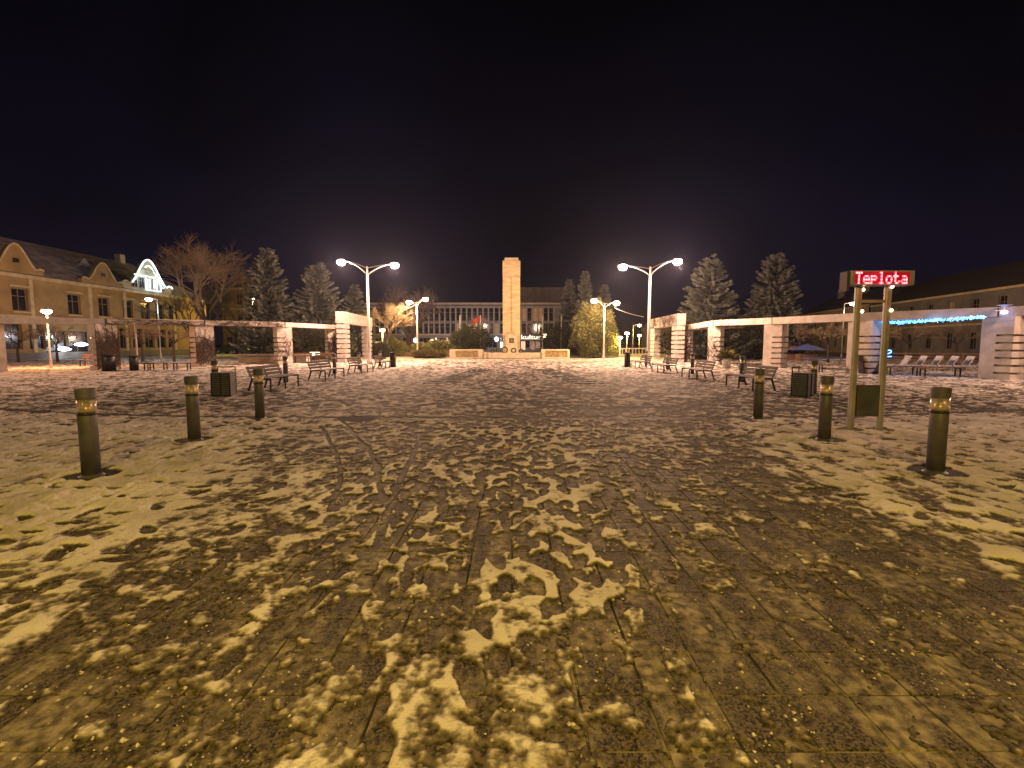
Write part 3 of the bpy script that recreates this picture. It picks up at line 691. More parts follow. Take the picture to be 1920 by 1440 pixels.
for (t_, d, n, L_, h), nn, l in ((gb_, 170, 'dense bare vines over the right gateway lintel'),):
    o = t_.location.copy(); vines(l, [(o+n*.05+Vector((0, 0, h-.95)), d, Vector((0, 0, 1)), L_, .95, n)], nn, 41)

# ------------------------------------------------------------------ fairy lights, signs by the pergola
def fairy(label, p, q, n, sag, seed, amp=.08):
    t = thing('fairy_light_string', label, 'string lights', p); P = Vector(p); D = Vector(q)-P; r = random.Random(seed)
    MB().tube([D*u-Vector((0, 0, sag*4*u*(1-u))) for u in np.linspace(0, 1, 14)], .008, 4).build('cable', M['darkmetal'], t)
    for key, cnt in (('cyan', n), ('cyan2', n//3)):
        b = MB()
        for k in range(cnt):
            u = r.random(); c = D*u-Vector((0, 0, sag*4*u*(1-u)))+Vector((r.gauss(0, .03), r.gauss(0, .03), r.gauss(0, amp)))
            b.lathe([(.002, -.02), (.016, 0), (.002, .02)], 5, c)
        struct(b.build('bulb', M[key], t), 'stuff')
    return t
f3 = fr[3][0]; f4 = fr[4][0]
pa = Vector((gx(1648, f3.y-.4), f3.y-.4, hz(606, f3.y-.4))); pb = Vector((gx(1838, f4.y-.3), f4.y-.3, hz(594, f4.y-.3)))
t = fairy('string of bright cyan lights under the right pergola beam', pa, pb, 420, .02, 3, .035)
for u in (.2, .5): lamp(t, (pb-pa)*u+Vector((0, 0, -.25)), 12, (.08, .4, 1), .1)
pc = Vector((gx(1886, f4.y-.3), f4.y-.3, hz(590, f4.y-.3))); pd = pc+Vector((2.2, -1.2, .1))
fairy('short cyan light string at the right picture edge', pc, pd, 90, .02, 4, .05)
t = thing('bracket_lamp', 'small blue lit lamp with white dish on the nearest right pillar', 'lamp', (gx(1872, f4.y-.45), f4.y-.45, hz(587, f4.y)))
MB().lathe([(.03, -.08), (.12, -.05), (.12, .05), (.04, .09)], 12).build('lamp_glass', M['bluesign'], t, True)
MB().lathe([(.26, .32), (.04, .24)], 16).build('dish', M['white'], t)
MB().bar((0, 0, .08), (0, 0, .26), .03).bar((0, 0, .1), (0, .4, .1), .03).build('bracket', M['galv'], t)
t = thing('neon_sign', 'small blue neon sign on the pillar edge behind the sign posts', 'sign', (gx(1664, f3.y-.1), f3.y-.1, hz(672, f3.y)))
MB().box(-.22, .22, 0, .06, 0, .5).build('backboard', M['darkmetal'], t)
MB().tube([(-.12, -.03, .40), (-.02, -.03, .44), (.10, -.03, .40), (.10, -.03, .32), (-.12, -.03, .22)], .022, 6).tube([(-.13, -.03, .10), (.13, -.03, .10)], .022, 6).build('tube', M['bluesign'], t)
lamp(t, (.0, -.4, .3), 12, (.1, .3, 1), .1)

# ------------------------------------------------------------------ temperature sign
LED = {'T': ['11111', '00100', '00100', '00100', '00100', '00100', '00100'], 'e': ['00000', '00000', '01110', '10001', '11111', '10000', '01111'],
 'p': ['00000', '00000', '11110', '10001', '11110', '10000', '10000'], 'l': ['01100', '00100', '00100', '00100', '00100', '00100', '01110'],
 'o': ['00000', '00000', '01110', '10001', '10001', '10001', '01110'], 't': ['01000', '01000', '11110', '01000', '01000', '01001', '00110'],
 'a': ['00000', '00000', '01110', '00001', '01111', '10001', '01111']}
sx1, sy1 = spot(1594, 806); SY = sy1; sx2 = gx(1648, SY)
sg = thing('temperature_sign', 'two-post street sign with red lit display reading Teplota', 'sign', ((sx1+sx2)/2, SY, 0), 0)
hw = (sx2-sx1)/2
zt = hz(537, SY); zb = hz(510, SY)
for s_ in (-1, 1):
    bevel(MB().box(s_*hw-.055, s_*hw+.055, -.04, .04, 0, zt, ).build('post', M['signpost'], sg), .03, 4)
    MB().box(s_*hw-.09, s_*hw+.09, -.08, .08, 0, .012).build('foot_plate', M['galv'], sg)
MB().bar((-hw, 0, hz(565, SY)), (hw, 0, hz(565, SY)), .05).build('crossbar', M['signpost'], sg)
xl, xr = gx(1596, SY-.2, 2.7)-(sx1+sx2)/2, gx(1715, SY-.2, 2.7)-(sx1+sx2)/2; DW = (xr-xl)/2+.015; cx = (xl+xr)/2+.015
cas = bevel(MB().box(cx-DW, cx+DW-.03, -.20, .03, zt, zb).build('display_case', mat('pale_grey_case', (.26, .28, .36), .4, scale=4), sg), .012, 2)
MB().box(cx-DW+.06, cx+DW-.12, -.206, -.201, zt+.03, zb-.03).build('display_screen', mat('lit_display_face', (.03, .006, .008), .3, scale=9, emit=(1, .01, .03), estr=.35), cas)
MB().box(cx-DW-.05, cx-DW-.003, -.17, .02, zt-.10, zb-.01).build('side_case', mat('red_side_case', (.06, .04, .04), .6, scale=4), sg)
word = 'Teplota'; ncol = len(word)*6-1; wtot = 2*DW-.24; pit = wtot/ncol; ph = (zb-zt-.05)/7
dots = MB(); dots2 = MB()
for k, ch in enumerate(word):
    for r_, row in enumerate(LED[ch]):
        for c_, v in enumerate(row):
            if v == '1':
                x = cx-DW+.085+(k*6+c_)*pit; z = zb-.03-(r_+.5)*ph
                (dots if (r_+c_) % 2 else dots2).box(x-pit*.46, x+pit*.46, -.216, -.207, z-ph*.44, z+ph*.44)
struct(dots.build('led_dots', M['ledred'], cas), 'stuff'); struct(dots2.build('bright_led_dots', M['ledpink'], cas), 'stuff')
lamp(sg, (cx, -.42, (zt+zb)/2), 4, (1, .03, .06), .15)
for q in ((-hw+.09, .0, hz(543, SY)), (hw+.03, -.06, hz(538, SY)), (-hw+.07, -.03, hz(584, SY)), (hw+.05, -.05, hz(582, SY))):
    MB().lathe([(.005, -.03), (.022, -.01), (.022, .01), (.005, .03)], 10, q).build('small_lamp', M['ledsmall'], sg)
bz0, bz1 = hz(780, SY), hz(722, SY)
bf = MB().box(-hw+.06, hw-.06, -.05, .03, bz0, bz1).build('notice_case', M['greymetal'], sg)
MB().box(-hw+.115, hw-.115, -.056, -.051, bz0+.06, bz1-.05).build('notice_panel', M['board'], bf)

# ------------------------------------------------------------------ monument
mon = thing('monument', 'tall pale stone pylon monument with plaque in the centre of the view', 'monument', (gx(959, 57), 57, 0))
my0 = gy(671.5)
ztp = hz(487, 57); w = gx(975, 57)-gx(959, 57)
pyl = MB().box(-w, -w*.16, -.5, .5, .35, hz(520, 57)).box(w*.06, w, -.5, .5, .35, hz(520, 57)).box(-w*.16, w*.06, -.42, .5, .35, hz(520, 57)); bevel(pyl.build('shaft', M['stone'], mon), .012, 1)
zz = hz(519, 57); nb = 1
z = .35; hb = (hz(520, 57)-.35)/11
bevel(MB().box(-w-.02, w+.02, -.53, .53, hz(519, 57), ztp-.18).build('capital', M['stone'], mon), .02, 1)
MB().box(-w*.78, w*.78, -.4, .4, ztp-.178, ztp+.16).build('top_block', M['paleconc'], mon)
MB().box(-w+.06, w-.06, -.46, .46, hz(520, 57)-.001, hz(519, 57)+.001).build('joint', M['slot'], mon)
zpl = hz(627, 55.5)
bevel(MB().box(-.68, .66, -1.7, -.55, .45, zpl).build('plinth', M['paleconc'], mon), .02, 1)
MB().box(-.24, .28, -1.73, -1.702, zpl-.98, zpl-.42).build('plaque', M['plaque'], mon)
for k in range(4): MB().box(-.16, .18, -1.737, -1.732, zpl-.58-k*.1, zpl-.555-k*.1).build('inscription_line', M['stone'], mon)
MB().lathe([(.42, 0), (.38, .1), (.2, .26), (.05, .3)], 20, (-.02, -.95, zpl+.001)).build('bowl', M['stone'], mon, True)
# low walls in front with relief panels
def relief_wall(px0, px1, py0, panel, label):
    Y = my0; x0, x1 = gx(px0, Y), gx(px1, Y); h = hz(py0, Y)
    t = thing('relief_wall', label, 'wall', ((x0+x1)/2, Y, 0)); hw_ = (x1-x0)/2
    p0 = gx(panel[0], Y)-(x0+x1)/2; p1 = gx(panel[1], Y)-(x0+x1)/2
    b = MB().box(-hw_, p0, 0, .6, -.03, h).box(p1, hw_, 0, .6, -.03, h).box(p0, p1, 0, .6, -.03, .10).box(p0, p1, 0, .6, h-.14, h).box(p0, p1, .12, .6, .10, h-.14)
    b.build('wall', M['paleconc'], t)
    r = MB(); rr = random.Random(px0)
    for k in range(46):
        x = rr.uniform(p0+.1, p1-.1); z = rr.uniform(.16, h-.2); a = rr.uniform(0, PI); l = rr.uniform(.08, .2)
        r.bar((x-math.cos(a)*l, .09, z-math.sin(a)*min(l, .06)), (x+math.cos(a)*l, .07, z+math.sin(a)*min(l, .06)), .05, .05)
    struct(r.box(p0+.002, p1-.002, .10, .121, .102, h-.142).build('relief', M['relief'], t), 'stuff')
    return t
relief_wall(843, 906, 655, (854, 896), 'low stone wall with gilded relief panel left of the monument')
relief_wall(1015, 1068, 655, (1022, 1064), 'low stone wall with gilded relief panel right of the monument')
Y = my0; x0, x1 = gx(906, Y)+.02, gx(1015, Y)-.02; h = hz(661.5, Y)
t = thing('platform', 'long low stone platform wall below the monument', 'platform', ((x0+x1)/2, Y+.1, 0))
n_ = 7
for k in range(n_):
    a = x0+(x1-x0)*k/n_; b_ = x0+(x1-x0)*(k+1)/n_; bevel(MB().box(a-(x0+x1)/2+.006, b_-(x0+x1)/2-.006, 0, .35, -.03, h).build('stone_slab', M['paleconc'], t), .008, 1)
MB().box(-(x1-x0)/2, (x1-x0)/2, .36, 8, -.03, h-.05).build('platform_fill', mat('platform_snow', (.5, .47, .42), .8, scale=2, bump=.4), t)
for px, l in ((908, 'short square stone post left of the platform'), (1016, 'short square stone post right of the platform')):
    x = gx(px+2, Y); t = thing('stone_post', l, 'post', (x, Y-.22, 0), 0, 'stone posts at the platform ends')
    MB().box(-.12, .12, -.1, .1, 0, .62).build('post_body', M['paleconc'], t); MB().box(-.14, .14, -.12, .12, .621, .67).build('post_cap', M['stone'], t)
for k, (px, l) in enumerate(((924, 'small dark wreath left of the plinth'), (946, 'large round wreath leaning at the plinth left corner'), (963, 'green wreath before the plinth right half'), (977, 'small pale wreath right of the plinth'))):
    Y = my0+.9; x = gx(px, Y); t = thing('wreath', l, 'wreath', (x, Y, hz(661.5, my0)-.04), 0, 'wreaths laid at the monument'); r_ = [.18, .30, .24, .2][k]
    b = MB(); b.tube([(r_*math.cos(a), .1*math.sin(a), r_*1.15+r_*math.sin(a)) for a in np.linspace(0, 2*PI, 17)], .07, 6, False); b.build('ring', M['green'], t, True)
    MB().bar((-.1, .2, 0), (0, .05, r_*1.6), .02).bar((.1, .2, 0), (0, .05, r_*1.6), .02).build('stand', M['darkmetal'], t)
    MB().quad((-.03, -.1, r_*.9), (.03, -.1, r_*.9), (.08, -.14, .02), (-.0, -.14, .02)).build('ribbon', M['litter'], t)

# ------------------------------------------------------------------ buildings
def wall_holes(L, H, rects, th=.35, m=None, parent=None, name='wall', z0=0.):
    xs_ = sorted({0, L} | {r[0] for r in rects} | {r[1] for r in rects}); zs_ = sorted({z0, H} | {r[2] for r in rects} | {r[3] for r in rects})
    b = MB()
    for a, c in zip(xs_[:-1], xs_[1:]):
        for d, e_ in zip(zs_[:-1], zs_[1:]):
            mxx, mz = (a+c)/2, (d+e_)/2
            if any(r[0] < mxx < r[1] and r[2] < mz < r[3] for r in rects): continue
            b.quad((a, 0, d), (c, 0, d), (c, 0, e_), (a, 0, e_))
    for (a, c, d, e_) in rects:
        b.quad((a, 0, d), (a, 0, e_), (a, th, e_), (a, th, d)); b.quad((c, 0, d), (c, th, d), (c, th, e_), (c, 0, e_))
        b.quad((a, 0, e_), (c, 0, e_), (c, th, e_), (a, th, e_)); b.quad((a, 0, d), (a, th, d), (c, th, d), (c, 0, d))
    return b.build(name, m, parent)
_win = {}
def window(parent, x, z, w, h, y=.16, pane='pane', bars=(1, 1), fr='frame'):
    key = (round(w, 2), round(h, 2), bars)
    if key not in _win:
        f = MB(); t_ = .07
        f.box(0, w, 0, .06, 0, t_).box(0, w, 0, .06, h-t_, h).box(0, t_, 0, .06, t_, h-t_).box(w-t_, w, 0, .06, t_, h-t_)
        for k in range(bars[0]): f.box(w*(k+1)/(bars[0]+1)-.03, w*(k+1)/(bars[0]+1)+.03, .004, .056, t_, h-t_)
        for k in range(bars[1]): f.box(t_, w-t_, .008, .052, h*.66-.025, h*.66+.025)
        a = f.mesh('window'); a.materials.append(M[fr]); p = MB().box(t_*.5, w-t_*.5, .03, .045, t_*.5, h-t_*.5).mesh('pane')
        _win[key] = (a, p)
    a, p = _win[key]
    o = bpy.data.objects.new('window', a); C.objects.link(o); o.parent = parent; o.location = (x, y, z)
    pk = (key, pane)
    if pk not in _win: q = p.copy(); q.materials.append(M[pane]); _win[pk] = q
    g = bpy.data.objects.new('pane', _win[pk]); C.objects.link(g); g.parent = o
    return o
def gable_outline(w, h):
    pts = []
    for u in np.linspace(0, 1, 25):
        s_ = abs(u*2-1)                       # baroque shoulder then a rounded crown
        z = h*(.16+.84*(.5+.5*math.cos(PI*min(s_/.78, 1)))**.9) if s_ < .74 else h*(.20+.06*math.sin((s_-.74)/.26*PI))
        pts.append((u*w-w/2, max(z, .05)))
    return [(-w/2, 0)]+pts+[(w/2, 0)]
# left: old town house with gables, its facade runs along the plaza's left side
FXL = -46.; YL0, YL1 = 36., 73.
lb = thing('town_house', 'long ochre town house with curved gables and steep snowy roof on the left', 'building', (FXL, YL0, 0), R(90))
Lb = YL1-YL0
def yl(px): return (960-px)*0+(-FXL)*F/(960-px)-YL0      # distance along the facade of a picture column
ez = hz(507, -FXL*F/960)
upper = [(yl(px)-.75, yl(px)+.75, 4.6, 6.7) for px in (-60, 48, 148, 203, 247, 279, 306, 330)]
lower = [(yl(px)-.8, yl(px)+.8, 1.0, 3.4) for px in (-40, 30, 75, 238, 262, 284, 306, 326)]
shop = [(yl(112)-1.3, yl(112)+1.2, .3, 2.9), (yl(150)-1.2, yl(150)+1.4, .3, 2.9), (yl(185)-.8, yl(185)+.8, 0.05, 2.8)]
rc = [r for r in upper+lower+shop if r[0] > .3 and r[1] < Lb-.3]
wall_holes(Lb, ez, rc, .35, M['wallyel'], lb)
for r in rc: window(lb, r[0]+.001, r[2]+.001, r[1]-r[0]-.002, r[3]-r[2]-.002, .2, bars=(1, 1))
for r in [q for q in upper if q in rc]:
    MB().box(r[0]-.15, r[1]+.15, -.12, -.003, r[3]+.12, r[3]+.26).build('hood_mould', M['trim'], lb); MB().box(r[0]-.1, r[1]+.1, -.1, -.003, r[2]-.16, r[2]-.03).build('sill', M['trim'], lb)
bevel(MB().box(-.2, Lb+.2, -.4, -.003, ez-.35, ez).build('cornice', M['trim'], lb), .05, 2); MB().box(0, Lb, -.14, -.003, 3.95, 4.2).build('string_course', M['trim'], lb)
MB().box(0, Lb, -.08, -.003, 0, .7).build('plinth', M['wallgrey'], lb)
for q in (0., 10.5, 17., 21.7, 30., 36.7): MB().box(q, q+.35, -.11, -.003, .71, ez-.36).build('pilaster', M['trim'], lb)
rf = MB(); rz_, D = hz(462, -(FXL-6)*F/(960-110)), 12.5
rf.quad((-.4, -.42, ez+.02), (Lb+.4, -.42, ez+.02), (Lb-6, 6.2, rz_), (2, 6.2, rz_)); rf.quad((Lb+.4, -.42, ez+.02), (Lb+.4, D, ez+.02), (Lb-6, 6.2, rz_), (Lb-6, 6.2, rz_+.001)); rf.quad((2, 6.2, rz_), (Lb-6, 6.2, rz_), (Lb+.4, D, ez+.02), (-.4, D, ez+.02)); rf.quad((-.4, D, ez+.02), (-.4, -.42, ez+.02), (2, 6.2, rz_), (2, 6.2, rz_+.001))
ro = rf.build('roof', M['roof'], lb)
MB().box(yl(110)-.2, yl(110)+.4, 5.9, 6.5, rz_-1, rz_+1.3).build('chimney', M['chim'], ro); MB().box(Lb-8, Lb-7.2, 5.8, 6.6, rz_-.8, rz_+.9).build('chimney', M['chim'], ro)
q = yl(215)
MB().prism([(q-.9, 0), (q+.9, 0), (q, 1.0)], 0, 2.6).build('dormer', M['roof'], ro).location = (0, 2.6, ez+2.3)
MB().box(0, Lb, D-.3, D-.1, 0, ez).box(Lb-.12, Lb, .36, D-.31, 0, ez).box(0, .12, .36, D-.31, 0, ez).build('rear_wall', M['wallyel'], lb)
for (c, w_, h_, l) in ((yl(40), 5.2, 2.7, 1), (yl(200), 5.4, 2.5, 1), (yl(283), 8.2, 3.9, 0)):
    gbl = MB().prism([(x+c, z+ez+.001) for x, z in gable_outline(w_, h_)], -.30, .15).build('gable', M['wallyel'] if l else M['wallcream'], lb)
    gt = MB().tube([(x+c, -.32, z+ez+.03) for x, z in gable_outline(w_, h_)[1:-1]], .09, 6); gt.build('coping', M['trim'], gbl)
    if l: MB().box(c-.3, c+.3, -.315, -.302, ez+1.0, ez+1.4).build('attic_vent', M['plaque'], gbl)
    else:
        for k in (-2, -1, 0, 1, 2):
            window(gbl, c+k*1.15-.45, ez+.35, .9, 1.35 if abs(k) < 2 else .95, -.37, pane='panelwhite' if k in (0, 1) else 'pane')
# white outline lights on the third gable
c = yl(283); gp3 = gable_outline(8.2, 3.9)[1:-1]
lg = thing('gable_light_string', 'icy white light string outlining the third gable', 'string lights', (FXL, YL0, 0), R(90))
MB().tube([(x+c, -.46, z+ez+.10) for x, z in gp3[4:]], .07, 6).build('light_tube', M['ledwhite'], lg)
MB().tube([(x*.8+c, -.46, z*.82+ez+.05) for x, z in gp3[10:22]], .05, 6).build('light_tube', M['ledwhite'], lg)
MB().tube([(c-.6, -.46, ez+1.9), (c-.6, -.46, ez+.25), (c+1.9, -.46, ez+.25), (c+1.9, -.46, ez+1.9), (c-2.4, -.46, ez+1.9)], .05, 5).build('light_tube', M['ledwhite'], lg)
for q in (-1.2, 1.4): lamp(lg, (c+q, -1.3, ez+1.8), 160, (.6, .82, 1), .3)
for px, py, l in ((112, 655, 'flat white shop light left in the lower facade'), (145, 646, 'bright white shop light over a window of the left facade')):
    q = yl(px); Yq = YL0+q; t = thing('shop_light', l, 'lamp', (FXL+.55, Yq, hz(py, Yq)), 0, 'white lights of the shop front')
    MB().lathe([(.05, -.2), (.5, -.08), (.6, 0), (.3, .2), (.05, .25)], 14).build('shade', M['shopglow'], t, True); MB().bar((-.5, 0, .1), (0, 0, .1), .05).build('bracket', M['darkmetal'], t)
    lamp(t, (.9, 0, -.2), 60, WHITE, .3)

# generic two-storey house
def house(label, p0, p1, h, floors, nwin, wallm, roofm, rise, depth, group=None, chimneys=0, lit=(), cat='building', skip=0):
    d = Vector(p1)-Vector(p0); L_ = d.length; ang = math.atan2(d.y, d.x); t = thing('house', label, cat, (*p0, 0), ang, group)
    fh = h/floors; rects = []
    for f in range(floors):
        for k in range(nwin):
            x = L_*(k+.5)/nwin; rects.append((x-.55, x+.55, f*fh+.9, f*fh+.9+min(1.9, fh-1.5)))
    wall_holes(L_, h, rects, .3, M[wallm], t)
    for i, r in enumerate(rects): window(t, r[0]+.001, r[2]+.001, r[1]-r[0]-.002, r[3]-r[2]-.002, .15, pane='curtain' if i in lit else 'pane')
    for f in range(1, floors): MB().box(0, L_, -.1, -.003, f*fh-.05, f*fh+.15).build('string_course', M['trim'], t)
    MB().box(-.2, L_+.2, -.35, -.003, h-.25, h).build('cornice', M['trim'], t)
    MB().box(0, .12, .31, depth-.2, 0, h).box(L_-.12, L_, .31, depth-.2, 0, h).box(0, L_, depth-.2, depth, 0, h).build('rear_wall', M[wallm], t)
    r = MB(); r.prism([(0, 0), (1, 0), (1, 1)], 0, 1); r = MB()
    r.quad((-.3, -.4, h+.01), (L_+.3, -.4, h+.01), (L_-1, depth/2, h+rise), (1, depth/2, h+rise)); r.quad((L_+.3, depth+.3, h+.01), (-.3, depth+.3, h+.01), (1, depth/2, h+rise), (L_-1, depth/2, h+rise))
    r.v += [(-.3, -.4, h+.01), (-.3, depth+.3, h+.01), (1, depth/2, h+rise), (L_+.3, -.4, h+.01), (L_+.3, depth+.3, h+.01), (L_-1, depth/2, h+rise)]; r.f += [(8, 10, 9), (11, 12, 13)]
    ro_ = r.build('roof', M[roofm], t)
    for k in range(chimneys):
        x = L_*(k+.6)/chimneys; c_ = MB().box(x, x+1.0, depth/2-1.4, depth/2-.6, h+rise-1.6, h+rise+1.0).build('chimney', M['chim'], ro_)
    return t
house('cream two-storey house behind the right pergola with chimneys on a dark roof', (61, 103), (54.2, 74), hz(591, 103), 2, 9, 'wallcream', 'darkroof', 3.5, 12, chimneys=3)
house('long dark house with snowy roof behind the blue fairy lights', (53.7, 72.5), (47.6, 40), hz(577, 77), 2, 9, 'wallgrey', 'darkroof', 3.6, 13, lit=(10, 13), chimneys=1)
house('dim house far right beyond the picture edge pergola pillar', (47.4, 39.), (46, 18), 8.4, 2, 6, 'wallgrey', 'darkroof', 3.5, 12)
house('yellow house between the trees behind the left pergola', (gx(420, 92), 92), (gx(486, 92), 92), hz(540, 92), 3, 3, 'wallyel', 'roof', 3., 12, lit=(3,))
house('dark brick house with roof lights seen between the left spruces', (gx(520, 96), 96), (gx(640, 96), 96), hz(592, 96), 2, 4, 'wallgrey', 'darkroof', 2., 10, lit=(1, 5))
house('small ochre house seen through the right gateway', (27, 92), (38, 92), hz(612, 92), 2, 4, 'wallcream', 'roof', 1.5, 9, lit=(4,))

# culture house behind the monument
KY = 96.; kx0, kx1 = gx(690, KY), gx(1098, KY); Lk = kx1-kx0
kb = thing('culture_house', 'wide grey culture house with tall mullioned windows behind the monument', 'building', (kx0, KY, 0))
kz = lambda py: hz(py, KY)
bay = 10.15/F*KY; nb = int((gx(1040, KY)-kx0)/bay)
f2, f1, gr = (kz(602), kz(577)), (kz(626), kz(606)), (.5, kz(632))
rects = []
for k in range(nb):
    x = k*bay+.25
    rects.append((x+.10, x+bay-.10, f2[0], f2[1])); rects.append((x+.10, x+bay-.10, f1[0], f1[1]))
gw_ = []
for k in range(0, nb-2, 3): gw_.append((k*bay+.4, k*bay+.1+bay*2.7, .7, gr[1]-.1))
wall_holes(Lk, kz(570), rects+gw_, .35, M['wallgrey'], kb)
for i, r in enumerate(rects):
    cur = (i % 2 == 1 and i//2 in (nb-14, nb-11, 18)) or (i % 2 == 0 and i//2 in (nb-6, nb-3, nb-8)) or rng.random() < .05
    window(kb, r[0]+.002, r[2]+.002, r[1]-r[0]-.004, r[3]-r[2]-.004, .2, pane='curtain' if cur else 'pane', bars=(0, 1))
for r in gw_: window(kb, r[0]+.002, r[2]+.002, r[1]-r[0]-.004, r[3]-r[2]-.004, .2, bars=(2, 0))
for k in range(nb+1): MB().box(k*bay+.25-.07, k*bay+.25+.07, -.28, -.003, f1[0]-.1, f2[1]+.15).build('mullion', M['mull'], kb)
MB().box(-.3, Lk, -.6, -.003, kz(571), kz(568)).build('roof_edge', M['mull'], kb)
MB().box(-.3, Lk, -.35, -.003, kz(577)+.02, kz(574)).build('fascia', M['wallpink'], kb)
MB().box(-.2, gx(1036, KY)-kx0, -1.6, -.003, kz(628.5), kz(626.5)).build('canopy', M['mull'], kb)
MB().box(0, Lk, -.36, 14, kz(568)+.002, kz(568)+.05).build('roof', M['roof'], kb)
MB().box(.1, Lk-.1, 13.8, 14, 0, kz(570)).box(0, .12, .36, 13.7, 0, kz(570)).box(Lk-.12, Lk, .36, 13.7, 0, kz(570)).build('rear_wall', M['wallgrey'], kb)
X0, X1 = gx(965, 108)-kx0, gx(1064, 108)-kx0
MB().box(X0, X1, 12, 26, kz(568), hz(541, 108)).build('stage_tower', M['wallpink'], kb)
MB().box(X0-.15, X1+.15, 11.85, 26.15, hz(541, 108)+.001, hz(541, 108)+.25).build('tower_roof', M['roof'], kb)
for px0, px1, py0, py1, mm_ in ((977, 985, 640, 656, 'amberlit'), (994, 1003, 640, 656, 'poster'), (1004, 1013, 640, 653, 'poster'), (938, 946, 641, 652, 'creamlit'), (835, 846, 637, 650, 'amberlit'), (700, 720, 640, 652, 'amberlit')):
    MB().box(gx(px0, KY)-kx0, gx(px1, KY)-kx0, -.12, -.05, kz(py1), kz(py0)).build('display_panel', M[mm_], kb)
MB().box(gx(975, KY)-kx0, gx(1022, KY)-kx0, -1.9, -1.61, kz(638), kz(636.5)).build('entrance_canopy', M['mull'], kb)
cu = bpy.data.curves.new('lettering', 'FONT'); cu.body = 'kultury'; cu.size = 1.75; cu.extrude = .05; cu.offset = .035; cu.align_x = 'LEFT'
to = bpy.data.objects.new('tmp', cu); C.objects.link(to)
me = bpy.data.meshes.new_from_object(to.evaluated_get(bpy.context.evaluated_depsgraph_get())); bpy.data.objects.remove(to)
lo_ = link('lettering', me, glow('cream_letters', (1, .85, .7), 1.1), kb); lo_.rotation_euler = (PI/2, 0, 0); lo_.location = (gx(976, KY)-kx0, -1.95, kz(636)+.02)
xs_l = [v.co.x for v in me.vertices]; sc = (gx(1021, KY)-gx(976, KY))/(max(xs_l)); lo_.scale = (sc, .66, 1)
MB().box(gx(975, KY)-kx0, gx(1024, KY)-kx0, -1.85, -1.65, kz(636.3), kz(626.8)).build('sign_board', M['darkroof'], kb)

# low yellow wall behind the bushes
t = thing('garden_wall', 'low cream garden wall behind the clipped bushes', 'wall', (gx(780, 71), 71, 0))
for k in range(9): MB().box(-7.6+k*1.7, -5.92+k*1.7, 0, .3, 0, hz(648, 71)).build('wall_panel', M['paleconc'], t)
for px0, px1, py, Y, l in ((1160, 1216, 653, 62, 'low pale wall with dark openings right of the thuja'),):
    x0, x1 = gx(px0, Y), gx(px1, Y); t = thing('low_wall', l, 'wall', (x0, Y, 0))
    MB().box(0, x1-x0, 0, .3, 0, .25).build('wall_base', M['paleconc'], t); MB().box(0, x1-x0, 0, .3, .85, 1.0).build('wall_top', M['paleconc'], t)
    for k in range(9): MB().box(k*(x1-x0)/9, k*(x1-x0)/9+.14, .05, .25, .251, .849).build('baluster', M['galv'], t)
# curved low basin wall behind the left pergola bay
x0, y0 = spot(404, 684); t = thing('basin_wall', 'low grey concrete basin wall seen between the left pillars', 'wall', (x0, y0+3, 0))
for k in range(5):
    a = k*1.12; MB().box(a, a+1.1, -.1*k*k*.2, .4, 0, .62).build('wall_block', M['concrete'], t)
MB().box(-.1, 5.7, -.42, .5, .621, .72).build('coping', M['slot'], t)

# ------------------------------------------------------------------ flagpoles, pole, cable
for px, py, Y, l in ((863, 592, 66, 'leftmost flagpole above the dark round shrub'), (901, 592, 66, 'flagpole carrying the small red flag'), (1017, 593, 64, 'flagpole right of the monument beside the sign lettering'), (1052, 593, 64, 'flagpole farthest right near the thuja')):
    x = gx(px, Y); t = thing('flagpole', l, 'flagpole', (x, Y, 0), 0, 'pale flagpoles round the monument'); zt = hz(py, Y)
    MB().lathe([(.11, 0), (.10, 1), (.07, zt)], 10).build('pole', M['white'], t, True); MB().lathe([(.07, 0), (.10, .06), (.03, .12)], 8, (0, 0, zt)).build('finial', M['galv'], t)
Y = 66; fx, fz = gx(901, Y), hz(594, Y); V_ = []; Qf = []
for i in range(13):
    for j in range(6):
        V_.append((-i*.085-.1, .09*math.sin(i*.9+j*.5), -j*.13-.012*i*i*(.6+.1*j)*.5)); 
for i in range(12):
    for j in range(5): Qf.append((i*6+j, (i+1)*6+j, (i+1)*6+j+1, i*6+j+1))
b = MB(); b.v = V_; b.f = Qf; fl_ = b.build('flag', M['red'], None, True); fl_.location = (fx, Y, fz); sm = fl_.modifiers.new('thickness', 'SOLIDIFY'); sm.thickness = .01
tag(fl_, 'small red flag hanging from the second flagpole left of the monument', 'flag')
x, y = spot(247, 692); t = thing('sign_pole', 'thin pale pole with short crossbar between the left vine pillars', 'pole', (x, y+.5, 0)); zt = hz(607, y+.5)
MB().tube([(0, 0, 0), (0, 0, zt)], .05, 8).build('pole', M['galv'], t); MB().bar((-.18, 0, hz(622, y+.5)), (.18, 0, hz(622, y+.5)), .05).build('crossbar', M['galv'], t)
def cable(p, q, sag, label):
    P, Q_ = Vector(p), Vector(q); b = MB().tube([(Q_-P)*u-Vector((0, 0, sag*4*u*(1-u))) for u in np.linspace(0, 1, 12)], .02, 5).build('overhead_cable', M['galv']); b.location = P; tag(b, label, 'cable', 'overhead cables')
xa, ya = spot(783, 670); cable((xa, ya, hz(570, ya)), (gx(722, 53), 53, hz(590, 53)), .2, 'thin cable from the small left twin lamp towards the bare trees')
xa, ya = spot(1132, 673); cable((gx(1150, ya), ya, hz(577, ya)), (gx(1205, 42), 42, hz(594, 42)), .1, 'thin cable sloping down from the right small twin lamp')

